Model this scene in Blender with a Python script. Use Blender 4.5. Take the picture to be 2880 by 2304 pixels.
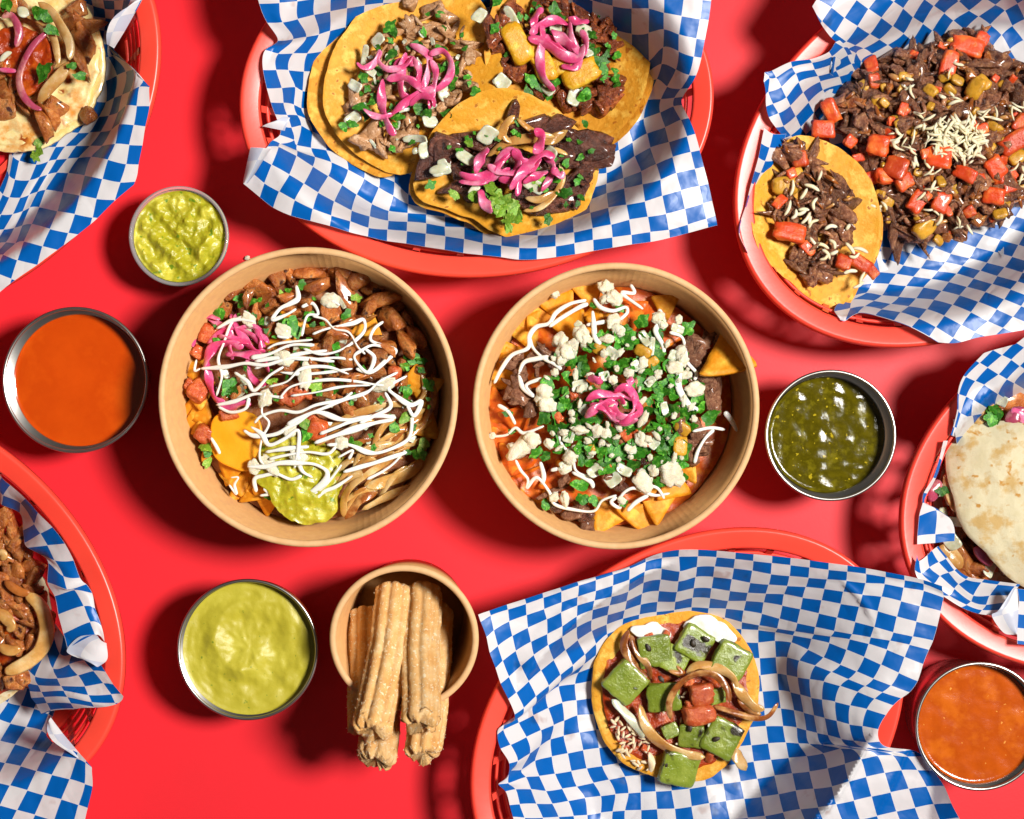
import bpy, bmesh, math, random
import numpy as np
from mathutils import noise, Vector

# ------------------------------------------------------------------ scene, camera, light
sc = bpy.context.scene
for o in list(bpy.data.objects):
    bpy.data.objects.remove(o)

CAM_H = 95.0          # camera height over the table, cm
FPX = 5000.0          # focal length in photo pixels (photo is 2880 wide)

cam_d = bpy.data.cameras.new("camera")
cam = bpy.data.objects.new("camera", cam_d)
sc.collection.objects.link(cam)
cam.location = (0, 0, CAM_H * 0.01)
cam.rotation_euler = (0, 0, 0)
cam_d.sensor_width = 36.0
cam_d.lens = 36.0 * FPX / 2880.0
cam_d.clip_start = 0.01
cam_d.clip_end = 50
sc.camera = cam

world = bpy.data.worlds.new("World")
sc.world = world
world.use_nodes = True
bg = world.node_tree.nodes["Background"]
bg.inputs[0].default_value = (1.0, 0.96, 0.93, 1)
bg.inputs[1].default_value = 0.05

key_d = bpy.data.lights.new("key_softbox", 'AREA')
key_d.shape = 'DISK'
key_d.size = 0.40
key_d.energy = 10.5
key_d.color = (1.0, 0.965, 0.91)
key = bpy.data.objects.new("key_softbox", key_d)
sc.collection.objects.link(key)
KEY = Vector((0.95, 0.20, 1.60))
key.location = KEY
key_d.spread = math.radians(75)
key.rotation_euler = (Vector((-0.22, 0.02, 0.02)) - KEY).to_track_quat('-Z', 'Y').to_euler()

sc.render.engine = 'CYCLES'
sc.view_settings.view_transform = 'Standard'
sc.view_settings.look = 'None'
sc.view_settings.exposure = 0.0
sc.view_settings.gamma = 1.0
sc.view_settings.use_curve_mapping = False
sc.cycles.max_bounces = 6
sc.cycles.diffuse_bounces = 3
sc.cycles.glossy_bounces = 3
sc.cycles.transmission_bounces = 5
sc.cycles.caustics_reflective = False
sc.cycles.caustics_refractive = False

# ------------------------------------------------------------------ helpers
COL = sc.collection
RNG = random.Random(11)

def P(px, py, z=0.0):
    """photo pixel + height (cm) -> world point in cm"""
    k = (CAM_H - z) / FPX
    return np.array([(px - 1440.0) * k, (1152.0 - py) * k, z])

def Z(ox, oy, k):
    """reader for a magnified crop: crop coordinate -> photo pixel"""
    return lambda X, Y: (ox + X / k, oy + Y / k)

def lin(h):
    h = h.lstrip('#')
    r = []
    for i in (0, 2, 4):
        c = int(h[i:i+2], 16) / 255.0
        r.append(c / 12.92 if c <= 0.04045 else ((c + 0.055) / 1.055) ** 2.4)
    return (r[0], r[1], r[2], 1.0)

def thing(name, label, cat, loc, group=None):
    o = bpy.data.objects.new(name, None)
    o.empty_display_size = 0.01
    COL.objects.link(o)
    o.location = [float(c) * 0.01 for c in loc]
    o['label'] = label
    o['category'] = cat
    if group: o['group'] = group
    return o

def mesh_of(name, V, F, mat, smooth=True, uv=None):
    me = bpy.data.meshes.new(name)
    V = np.asarray(V, float) * 0.01
    me.from_pydata(V.tolist(), [], [list(map(int, f)) for f in F])
    if mat: me.materials.append(mat)
    if smooth: me.polygons.foreach_set('use_smooth', [True] * len(me.polygons))
    if uv is not None:
        l = me.uv_layers.new(name='UVMap')
        idx = np.zeros(len(me.loops), dtype=np.int32)
        me.loops.foreach_get('vertex_index', idx)
        l.data.foreach_set('uv', np.asarray(uv, np.float32)[idx].ravel())
    me.update()
    return me

def put(name, me, loc, parent=None, rot=(0, 0, 0), scale=(1, 1, 1)):
    """link a mesh object; loc in world cm (parents carry no rotation)"""
    o = bpy.data.objects.new(name, me)
    COL.objects.link(o)
    L = np.array(loc, float)
    if parent is not None:
        o.parent = parent
        if parent.parent is not None:
            L = L - np.array(parent.parent.location) * 100
        L = L - np.array(parent.location) * 100
    o.location = [float(c) * 0.01 for c in L]
    o.rotation_euler = rot
    o.scale = scale if hasattr(scale, '__len__') else (scale,) * 3
    return o

def build(name, V, F, mat, parent=None, smooth=True, uv=None):
    """mesh given in world cm -> object with its origin at its base"""
    V = np.asarray(V, float)
    c = np.array([V[:, 0].mean(), V[:, 1].mean(), V[:, 2].min()])
    return put(name, mesh_of(name, V - c, F, mat, smooth, uv), c, parent)

def tag(o, label, cat, group=None):
    o['label'] = label; o['category'] = cat
    if group: o['group'] = group
    return o

def N3(x, y, z):
    return noise.noise(Vector((x, y, z)))

# ------------------------------------------------------------------ materials
MATS = {}
def mat(name, c1, c2=None, c3=None, scale=250, rough=0.5, bump=0.0, bscale=400, sss=0.0, spec=0.5,
        coat=0.0, vary=0.0, lo=0.35, hi=0.65, sss_c=None, detail=5, spots=None, metal=0.0, rvar=0.0):
    m = bpy.data.materials.new(name); m.use_nodes = True
    nt = m.node_tree; N = nt.nodes; L = nt.links
    b = N['Principled BSDF']
    b.inputs['Roughness'].default_value = rough
    b.inputs['Specular IOR Level'].default_value = spec
    b.inputs['Metallic'].default_value = metal
    if coat:
        b.inputs['Coat Weight'].default_value = coat
        b.inputs['Coat Roughness'].default_value = 0.12
    if sss >= 0.2:
        b.inputs['Subsurface Weight'].default_value = sss
        b.inputs['Subsurface Radius'].default_value = (1.0, 0.5, 0.25)
        b.inputs['Subsurface Scale'].default_value = 0.004
    tc = N.new('ShaderNodeTexCoord')
    oi = N.new('ShaderNodeObjectInfo')
    add = N.new('ShaderNodeVectorMath'); add.operation = 'ADD'
    mul = N.new('ShaderNodeVectorMath'); mul.operation = 'SCALE'
    comb = N.new('ShaderNodeCombineXYZ')
    for i in range(3): L.new(oi.outputs['Random'], comb.inputs[i])
    mul.inputs['Scale'].default_value = 3.7
    L.new(comb.outputs[0], mul.inputs[0])
    L.new(tc.outputs['Object'], add.inputs[0]); L.new(mul.outputs[0], add.inputs[1])
    col = None
    nz = N.new('ShaderNodeTexNoise'); nz.inputs['Scale'].default_value = scale
    nz.inputs['Detail'].default_value = detail; nz.inputs['Roughness'].default_value = 0.6
    L.new(add.outputs[0], nz.inputs['Vector'])
    rp = N.new('ShaderNodeValToRGB')
    e = rp.color_ramp.elements
    e[0].position = lo; e[0].color = lin(c1)
    e[1].position = hi; e[1].color = lin(c2 or c1)
    if c3:
        k = rp.color_ramp.elements.new((lo + hi) / 2); k.color = lin(c3)
    L.new(nz.outputs['Fac'], rp.inputs[0])
    col = rp.outputs['Color']
    if spots:   # (colour, scale, threshold, softness)
        n2 = N.new('ShaderNodeTexNoise'); n2.inputs['Scale'].default_value = spots[1]
        n2.inputs['Detail'].default_value = 2
        L.new(add.outputs[0], n2.inputs['Vector'])
        r2 = N.new('ShaderNodeValToRGB')
        r2.color_ramp.elements[0].position = spots[2]; r2.color_ramp.elements[0].color = (0, 0, 0, 1)
        r2.color_ramp.elements[1].position = spots[2] + spots[3]; r2.color_ramp.elements[1].color = (1, 1, 1, 1)
        L.new(n2.outputs['Fac'], r2.inputs[0])
        mx = N.new('ShaderNodeMix'); mx.data_type = 'RGBA'
        L.new(r2.outputs['Color'], mx.inputs['Factor'])
        L.new(col, mx.inputs['A']); mx.inputs['B'].default_value = lin(spots[0])
        col = mx.outputs['Result']
    if vary:
        hs = N.new('ShaderNodeHueSaturation')
        mr = N.new('ShaderNodeMapRange'); mr.inputs['To Min'].default_value = 1 - vary; mr.inputs['To Max'].default_value = 1 + vary
        L.new(oi.outputs['Random'], mr.inputs['Value'])
        L.new(mr.outputs[0], hs.inputs['Value'])
        L.new(col, hs.inputs['Color']); col = hs.outputs['Color']
    L.new(col, b.inputs['Base Color'])
    if rvar:
        mr2 = N.new('ShaderNodeMapRange')
        mr2.inputs['From Min'].default_value = 0.3; mr2.inputs['From Max'].default_value = 0.7
        mr2.inputs['To Min'].default_value = max(0.03, rough - rvar); mr2.inputs['To Max'].default_value = min(1, rough + rvar)
        L.new(nz.outputs['Fac'], mr2.inputs['Value']); L.new(mr2.outputs[0], b.inputs['Roughness'])
    if bump:
        nb = N.new('ShaderNodeTexNoise'); nb.inputs['Scale'].default_value = bscale
        nb.inputs['Detail'].default_value = 6; nb.inputs['Roughness'].default_value = 0.65
        L.new(add.outputs[0], nb.inputs['Vector'])
        bp = N.new('ShaderNodeBump'); bp.inputs['Strength'].default_value = min(1, bump)
        bp.inputs['Distance'].default_value = 0.0015 * max(1, bump)
        L.new(nb.outputs['Fac'], bp.inputs['Height'])
        L.new(bp.outputs[0], b.inputs['Normal'])
    MATS[name] = m
    return m

mat('table_red', 'ea2632', 'e0222c', scale=8, rough=0.46, spec=0.35, lo=0.3, hi=0.7, bump=0.04, bscale=900, rvar=0.05)
mat('basket_red', 'f64a38', 'f04434', scale=20, rough=0.34, spec=0.5, bump=0.03, bscale=300)
mat('kraft', 'cb9a66', 'c29060', 'c7965f', scale=260, rough=0.62, bump=0.06, bscale=1800, spec=0.25)
mat('kraft_edge', 'dcb080', 'd2a674', scale=260, rough=0.6, bump=0.06, bscale=1200, spec=0.3)
mat('steel', 'c9c6c0', 'bdbab5', scale=60, rough=0.30, metal=1.0, bump=0.02, bscale=900)
mat('corn_tortilla', 'd9952a', 'ebb54a', 'd08a20', scale=150, rough=0.62, bump=0.5, bscale=330, spec=0.3, spots=('a9600f', 260, 0.63, 0.07))
mat('corn_tortilla_bright', 'e3a22c', 'efbe52', 'da9420', scale=140, rough=0.55, bump=0.5, bscale=300, spec=0.35, spots=('b06a12', 280, 0.65, 0.06))
mat('flour_tortilla', 'cdc09a', 'c2a064', 'd2c6a4', scale=110, rough=0.65, bump=0.25, bscale=300, spec=0.3, spots=('b98436', 210, 0.63, 0.08))
mat('chip', 'e39a1e', 'edb23c', 'd58612', scale=160, rough=0.55, bump=0.4, bscale=380, vary=0.12, spec=0.35)
mat('chip_saucy', 'd9701a', 'e28a26', 'cc5410', scale=140, rough=0.35, bump=0.3, bscale=320, vary=0.12)
mat('glazed_chicken', '7a3410', 'd9984e', 'b2642a', scale=110, rough=0.24, bump=0.9, bscale=520, vary=0.28, spec=0.5, coat=0.4, lo=.3, hi=.7, spots=('46180a', 110, 0.60, 0.10))
mat('pale_pork', 'c7976a', 'dcb48e', 'b07c4e', scale=170, rough=0.40, bump=0.7, bscale=420, vary=0.15, coat=0.2, sss=0.15, spots=('8a5a34', 260, 0.60, 0.08))
mat('red_pork', '5e220f', 'c06e38', '8a3f1c', scale=230, rough=0.30, bump=1.0, bscale=480, vary=0.3, coat=0.35, lo=.3, hi=.7, spots=('330f06', 240, 0.63, 0.08))
mat('dark_steak', '3a1a12', '8a5340', '5a3022', scale=210, rough=0.26, bump=1.0, bscale=560, vary=0.25, coat=0.45, lo=.3, hi=.7, spots=('20100a', 160, 0.62, 0.08))
mat('shredded_beef', '5e3220', 'b28464', '8a5a40', scale=260, rough=0.42, bump=1.0, bscale=600, vary=0.25, coat=0.2, lo=.3, hi=.7)
mat('chopped_beef', '562b1b', 'bd875c', '87543a', scale=230, rough=0.26, bump=1.0, bscale=620, vary=0.42, coat=0.4, lo=.3, hi=.7, spots=('3f1a0e', 120, 0.60, 0.1))
mat('pickled_onion', 'cc2c64', 'f0a4ba', 'dc5484', scale=90, rough=0.22, spec=0.5, sss=0.35, coat=0.2, vary=0.16, bump=0.2, bscale=300, lo=.3, hi=.7)
mat('onion_translucent', 'b9b896', 'd6d5c0', scale=120, rough=0.2, spec=0.55, sss=0.4, coat=0.2, vary=0.12, bump=0.15, bscale=300)
mat('grilled_onion', 'a86c30', 'e0c08c', 'c69552', scale=60, rough=0.18, spec=0.5, sss=0.35, coat=0.3, vary=0.2, bump=0.3, bscale=220, lo=.32, hi=.68)
mat('brown_onion', 'a8632a', 'cf9a5c', '8a4a1c', scale=90, rough=0.2, spec=0.6, sss=0.3, coat=0.4, vary=0.18, bump=0.2, bscale=260)
mat('red_onion_grilled', 'b4506a', 'cf8f86', 'a8405c', scale=90, rough=0.24, sss=0.3, coat=0.4, vary=0.1, bump=0.15)
mat('cilantro', '35801a', '6cae38', '2a6a10', scale=200, rough=0.4, spec=0.4, vary=0.45, bump=0.3, bscale=500)
mat('cilantro_pale', '7fa52c', 'a3bd4c', '5f8c1e', scale=220, rough=0.42, spec=0.4, sss=0.15, vary=0.3, bump=0.3, bscale=500)
mat('crema', 'f3efe6', 'efeadd', scale=60, rough=0.25, spec=0.5, sss=0.25, coat=0.1)
mat('cotija', 'ebe3cd', 'dccfae', scale=160, rough=0.6, sss=0.3, bump=0.6, bscale=500, vary=0.08)
mat('shredded_cheese', 'efe2c4', 'e6d4a8', scale=120, rough=0.5, sss=0.3, bump=0.2, bscale=400, vary=0.08)
mat('melted_cheese', 'e9c878', 'd98f36', 'efd99c', scale=75, rough=0.3, sss=0.25, bump=0.5, bscale=180, coat=0.3, spots=('a04a12', 120, 0.60, 0.10))
mat('yellow_cheese', 'f0a414', 'ec9c10', scale=60, rough=0.4, sss=0.3, bump=0.1, bscale=250)
mat('guacamole', 'bdb52a', 'cfc544', 'a49e1e', scale=90, rough=0.30, sss=0.2, bump=0.5, bscale=240, coat=0.15, spots=('6d8a1c', 210, 0.64, 0.05))
mat('avocado_salsa', 'b0a42c', 'bdb23a', 'b4a830', scale=50, rough=0.42, bump=0.2, bscale=300, spots=('7c8a24', 420, 0.70, 0.03))
mat('orange_salsa', 'cc4a06', 'd4540a', 'c44404', scale=30, rough=0.12, sss=0.2, bump=0.04, bscale=300, coat=0.4)
mat('chunky_orange_salsa', 'c6560c', 'd06412', 'b84c08', scale=70, rough=0.16, bump=0.12, bscale=260, coat=0.35, spots=('ea9a44', 300, 0.69, 0.03))
mat('green_salsa', '5c5204', '6e640c', '4a4202', scale=160, rough=0.10, bump=0.12, bscale=260, spec=.45, spots=('b09a20', 330, 0.68, 0.03))
mat('tomato', 'b8481c', 'e0804a', 'cb5826', scale=170, rough=0.28, sss=0.2, coat=0.25, vary=0.18, bump=0.6, bscale=480)
mat('red_pepper', 'cf3c18', 'ee7a34', 'd44a1c', scale=80, rough=0.3, sss=0.2, coat=0.25, vary=0.22, bump=0.35, bscale=420, lo=.3, hi=.7)
mat('yellow_pepper', 'c08a1c', 'ab7a1c', 'd09a30', scale=100, rough=0.3, sss=0.2, coat=0.25, vary=0.15, bump=0.3)
mat('pineapple', 'dda51c', 'ebbf3e', 'd0940f', scale=150, rough=0.34, sss=0.3, coat=0.15, bump=0.5, bscale=480, vary=0.08)
mat('cactus', '6f8024', '98a444', '7f8e2e', scale=90, rough=0.17, coat=0.45, bump=0.6, bscale=200, vary=0.22, lo=.3, hi=.7, spots=('2e2610', 85, 0.59, 0.06))
mat('rice', 'eed9b8', 'e6c79a', scale=150, rough=0.4, sss=0.3, vary=0.1, bump=0.2)
mat('red_sauce', 'b0400e', 'c65a18', '982e08', scale=110, rough=0.2, coat=0.5, bump=0.5, bscale=300)
mat('beans', '8a4c26', 'b0703a', '9a5a2e', scale=130, rough=0.32, bump=0.8, bscale=380, coat=0.3, lo=.3, hi=.7)
mat('churro', 'dea05a', 'f2cd98', 'e8b674', scale=120, rough=0.7, bump=0.8, bscale=1300, vary=0.10, spots=('f4dfb8', 620, 0.60, 0.08), spec=0.25, lo=.3, hi=.7)
mat('sugar', 'efdcb6', 'e3c694', scale=300, rough=0.5, sss=0.3, vary=0.1)
mat('char_bit', '1c140c', '3a2a14', scale=300, rough=0.5)

def plastic_clear():
    m = bpy.data.materials.new('clear_plastic'); m.use_nodes = True
    b = m.node_tree.nodes['Principled BSDF']
    b.inputs['Base Color'].default_value = (0.97, 0.97, 0.97, 1)
    b.inputs['Roughness'].default_value = 0.06
    b.inputs['Transmission Weight'].default_value = 0.78
    b.inputs['IOR'].default_value = 1.25
    MATS['clear_plastic'] = m
plastic_clear()

def paper_mat():
    m = bpy.data.materials.new('checked_paper'); m.use_nodes = True
    nt = m.node_tree; N = nt.nodes; L = nt.links
    b = N['Principled BSDF']; out = N['Material Output']
    uv = N.new('ShaderNodeUVMap'); uv.uv_map = 'UVMap'
    ck = N.new('ShaderNodeTexChecker'); ck.inputs['Scale'].default_value = 1.0
    ck.inputs['Color1'].default_value = lin('005fb4'); ck.inputs['Color2'].default_value = lin('dad8da')
    addz = N.new('ShaderNodeVectorMath'); addz.operation = 'ADD'; addz.inputs[1].default_value = (0, 0, 0.5)
    L.new(uv.outputs[0], addz.inputs[0]); L.new(addz.outputs[0], ck.inputs['Vector'])
    # thin unprinted hairlines between the squares
    sep = N.new('ShaderNodeSeparateXYZ'); L.new(uv.outputs[0], sep.inputs[0])
    mxs = []
    for ax in ('X', 'Y'):
        fr = N.new('ShaderNodeMath'); fr.operation = 'PINGPONG'; fr.inputs[1].default_value = 0.5
        L.new(sep.outputs[ax], fr.inputs[0])
        lt = N.new('ShaderNodeMath'); lt.operation = 'LESS_THAN'; lt.inputs[1].default_value = 0.010
        L.new(fr.outputs[0], lt.inputs[0]); mxs.append(lt)
    mmax = N.new('ShaderNodeMath'); mmax.operation = 'MAXIMUM'
    L.new(mxs[0].outputs[0], mmax.inputs[0]); L.new(mxs[1].outputs[0], mmax.inputs[1])
    m1 = N.new('ShaderNodeMix'); m1.data_type = 'RGBA'
    L.new(mmax.outputs[0], m1.inputs['Factor']); L.new(ck.outputs['Color'], m1.inputs['A'])
    m1.inputs['B'].default_value = lin('dcdde2')
    # print fades unevenly, grease marks with shapes of their own
    tc = N.new('ShaderNodeTexCoord')
    nz = N.new('ShaderNodeTexNoise'); nz.inputs['Scale'].default_value = 900; nz.inputs['Detail'].default_value = 3
    L.new(tc.outputs['Object'], nz.inputs['Vector'])
    g = N.new('ShaderNodeTexNoise'); g.inputs['Scale'].default_value = 62; g.inputs['Detail'].default_value = 3
    L.new(tc.outputs['Object'], g.inputs['Vector'])
    gr = N.new('ShaderNodeValToRGB')
    gr.color_ramp.elements[0].position = 0.66; gr.color_ramp.elements[0].color = (0, 0, 0, 1)
    gr.color_ramp.elements[1].position = 0.74; gr.color_ramp.elements[1].color = (0.5, 0.5, 0.5, 1)
    L.new(g.outputs['Fac'], gr.inputs[0])
    m2 = N.new('ShaderNodeMix'); m2.data_type = 'RGBA'; m2.blend_type = 'MULTIPLY'
    L.new(gr.outputs['Color'], m2.inputs['Factor']); L.new(m1.outputs['Result'], m2.inputs['A'])
    m2.inputs['B'].default_value = lin('c79a8c')
    # unprinted back, the print showing faintly through
    geo = N.new('ShaderNodeNewGeometry')
    bk = N.new('ShaderNodeMix'); bk.data_type = 'RGBA'; bk.inputs['Factor'].default_value = 0.28
    bk.inputs['A'].default_value = lin('e6e7ea'); L.new(ck.outputs['Color'], bk.inputs['B'])
    m3 = N.new('ShaderNodeMix'); m3.data_type = 'RGBA'
    L.new(geo.outputs['Backfacing'], m3.inputs['Factor'])
    L.new(m2.outputs['Result'], m3.inputs['A']); L.new(bk.outputs['Result'], m3.inputs['B'])
    L.new(m3.outputs['Result'], b.inputs['Base Color'])
    b.inputs['Roughness'].default_value = 0.34
    b.inputs['Specular IOR Level'].default_value = 0.32
    w = N.new('ShaderNodeTexNoise'); w.inputs['Scale'].default_value = 55; w.inputs['Detail'].default_value = 3
    L.new(tc.outputs['Object'], w.inputs['Vector'])
    bp = N.new('ShaderNodeBump'); bp.inputs['Strength'].default_value = 0.35; bp.inputs['Distance'].default_value = 0.0022
    w2 = N.new('ShaderNodeTexNoise'); w2.inputs['Scale'].default_value = 30; w2.inputs['Detail'].default_value = 2
    L.new(tc.outputs['Object'], w2.inputs['Vector'])
    rid = N.new('ShaderNodeMath'); rid.operation = 'SUBTRACT'; rid.inputs[1].default_value = 0.5; L.new(w2.outputs['Fac'], rid.inputs[0])
    ab = N.new('ShaderNodeMath'); ab.operation = 'ABSOLUTE'; L.new(rid.outputs[0], ab.inputs[0])
    mn = N.new('ShaderNodeMath'); mn.operation = 'MINIMUM'; mn.inputs[1].default_value = 0.06; L.new(ab.outputs[0], mn.inputs[0])
    ad = N.new('ShaderNodeMath'); ad.operation = 'MULTIPLY_ADD'; ad.inputs[1].default_value = 3.0
    L.new(mn.outputs[0], ad.inputs[0]); L.new(w.outputs['Fac'], ad.inputs[2])
    L.new(ad.outputs[0], bp.inputs['Height']); L.new(bp.outputs[0], b.inputs['Normal'])
    tr = N.new('ShaderNodeBsdfTranslucent'); L.new(m3.outputs['Result'], tr.inputs['Color'])
    ms = N.new('ShaderNodeMixShader'); ms.inputs[0].default_value = 0.16
    L.new(b.outputs[0], ms.inputs[1]); L.new(tr.outputs[0], ms.inputs[2])
    L.new(ms.outputs[0], out.inputs['Surface'])
    MATS['checked_paper'] = m
paper_mat()
M = MATS
# ------------------------------------------------------------------ shape builders (all in cm)
def ico(sub):
    bm = bmesh.new(); bmesh.ops.create_icosphere(bm, subdivisions=sub, radius=1.0)
    V = np.array([v.co[:] for v in bm.verts]); F = [[v.index for v in f.verts] for f in bm.faces]
    bm.free(); return V, F
ICO = {k: ico(k) for k in (1, 2, 3, 4)}

def lump(seed, sub=3, amp=0.28, freq=1.4, octs=3, p=2.0, ridge=0.0):
    """unit blob: sphere to rounded cube (p), pushed by fractal noise"""
    V, F = ICO[sub]
    V = V.copy()
    if p > 2:
        V = V / (np.abs(V) ** p).sum(1, keepdims=True) ** (1 / p)
    out = np.empty_like(V)
    for i, v in enumerate(V):
        q = v * freq
        a = 0; w = 1; f = 1
        for k in range(octs):
            n = N3(q[0] * f + seed * 7.3, q[1] * f - seed * 3.1, q[2] * f + seed)
            if ridge and k == 0: n = n * (1 - ridge) + ridge * (1 - 2 * abs(n)) * 0.6
            a += w * n; w *= 0.5; f *= 2.1
        out[i] = v * (1 + amp * a)
    return out, F

MC = {}
def variants(kind, n, matname, smooth=True, **kw):
    ms = []
    st = kw.pop('stretch', None)
    for i in range(n):
        V, F = lump(i + 1 + len(MC) * 10, **kw)
        if st is not None: V = V * np.array(st[i % len(st)])
        ms.append(mesh_of(kind, V, F, M[matname], smooth))
    MC[kind] = ms

def chunk(seed, npts=11, amp=.07, cuts=3, soft=.4):
    """hand-cut lump: hull of random points, edges softened, surface torn by noise"""
    rg = random.Random(seed * 13 + 5)
    bm = bmesh.new()
    for _ in range(npts):
        v = Vector((rg.gauss(0, 1), rg.gauss(0, 1), rg.gauss(0, 1))).normalized() * rg.uniform(.8, 1.15)
        bm.verts.new(v)
    r = bmesh.ops.convex_hull(bm, input=bm.verts)
    bmesh.ops.delete(bm, geom=list({g for g in list(r['geom_interior']) + list(r['geom_unused']) if isinstance(g, bmesh.types.BMVert)}), context='VERTS')
    bmesh.ops.subdivide_edges(bm, edges=bm.edges[:], cuts=cuts, use_grid_fill=True)
    bmesh.ops.triangulate(bm, faces=bm.faces[:])
    for _ in range(1): bmesh.ops.smooth_vert(bm, verts=bm.verts[:], factor=soft, use_axis_x=True, use_axis_y=True, use_axis_z=True)
    bm.verts.ensure_lookup_table()
    V = np.array([v.co[:] for v in bm.verts]); F = [[v.index for v in f.verts] for f in bm.faces]; bm.free()
    out = []
    for v in V:
        n = N3(v[0] * 2 + seed, v[1] * 2, v[2] * 2) + .6 * N3(v[0] * 5, v[1] * 5 + seed, v[2] * 5) + .35 * N3(v[0] * 11, v[1] * 11, v[2] * 11 + seed)
        out.append(v * (1.38 + amp * n * 2.4))
    return np.array(out), F

def cut_variants(kind, n, matname, stretch, **kw):
    MC[kind] = []
    for i in range(n):
        V, F = chunk(i + 1 + len(MC) * 17, **kw); V = V * np.array(stretch[i % len(stretch)])
        MC[kind].append(mesh_of(kind, V, F, M[matname], True))

def catmull(pts, n=6):
    p = np.asarray(pts, float)
    if len(p) < 3:
        t = np.linspace(0, 1, n * 2)[:, None]; return p[0] * (1 - t) + p[-1] * t
    q = np.vstack([2 * p[0] - p[1], p, 2 * p[-1] - p[-2]])
    out = []
    for i in range(1, len(q) - 2):
        a, b, c, d = q[i-1], q[i], q[i+1], q[i+2]
        for t in np.linspace(0, 1, n, endpoint=False):
            out.append(0.5 * (2*b + (c-a)*t + (2*a-5*b+4*c-d)*t*t + (-a+3*b-3*c+d)*t**3))
    out.append(p[-1]); return np.array(out)

def tube(pts, w, th, seg=8, n=6, taper=0.25, twist=0.0, wob=0.0, seed=0, tip=0.35, blob=0.0, p=2.0):
    """strip along a path: width w, thickness th (cm), rounded ends"""
    c = catmull(pts, n); m = len(c)
    T = np.gradient(c, axis=0); T /= np.linalg.norm(T, axis=1, keepdims=True) + 1e-9
    V = []
    L = np.r_[0, np.cumsum(np.linalg.norm(np.diff(c, axis=0), axis=1))]; tot = L[-1] + 1e-9
    for i in range(m):
        up = np.array([0, 0, 1.0]); s = np.cross(T[i], up)
        if np.linalg.norm(s) < 1e-3: s = np.array([1.0, 0, 0])
        s /= np.linalg.norm(s); u = np.cross(s, T[i])
        a = twist * math.sin(L[i] / tot * 5 + seed) if twist else 0
        s2 = s * math.cos(a) + u * math.sin(a); u2 = -s * math.sin(a) + u * math.cos(a)
        f = L[i] / tot
        e = min(1.0, (min(f, 1 - f) * tot) / (w * 0.8 + 1e-9))
        k = tip + (1 - tip) * math.sqrt(max(0, 1 - (1 - e) ** 2))
        k *= 1 - taper * (2 * f - 1) ** 2
        ww = w * k * (1 + wob * N3(L[i] * 0.9 + seed * 3, seed, 0.3) + blob * max(0, N3(L[i] * 0.7, seed * 2.2, 7.0)))
        tt = th * k * (1 + wob * 0.5 * N3(L[i] * 1.3, seed, 4))
        for j in range(seg):
            b = 2 * math.pi * j / seg
            cb, sb = math.cos(b), math.sin(b)
            if p != 2.0:
                r = (abs(cb) ** p + abs(sb) ** p) ** (-1 / p); cb *= r; sb *= r
            V.append(c[i] + s2 * cb * ww / 2 + u2 * sb * tt / 2)
    F = []
    for i in range(m - 1):
        for j in range(seg):
            a = i * seg + j; b = i * seg + (j + 1) % seg
            F.append([a, b, b + seg, a + seg])
    F.append(list(range(seg))[::-1]); F.append([(m - 1) * seg + j for j in range(seg)])
    return np.array(V), F

def lathe(prof, cx, cy, n=96, closed=False):
    """profile [(r,z)...] turned about a vertical axis"""
    V = []; m = len(prof)
    for i in range(n):
        a = 2 * math.pi * i / n
        for r, z in prof: V.append((cx + r * math.cos(a), cy + r * math.sin(a), z))
    F = []
    for i in range(n):
        k = (i + 1) % n
        for j in range(m if closed else m - 1):
            j2 = (j + 1) % m
            F.append([i * m + j, k * m + j, k * m + j2, i * m + j2])
    return np.array(V), F

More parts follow.
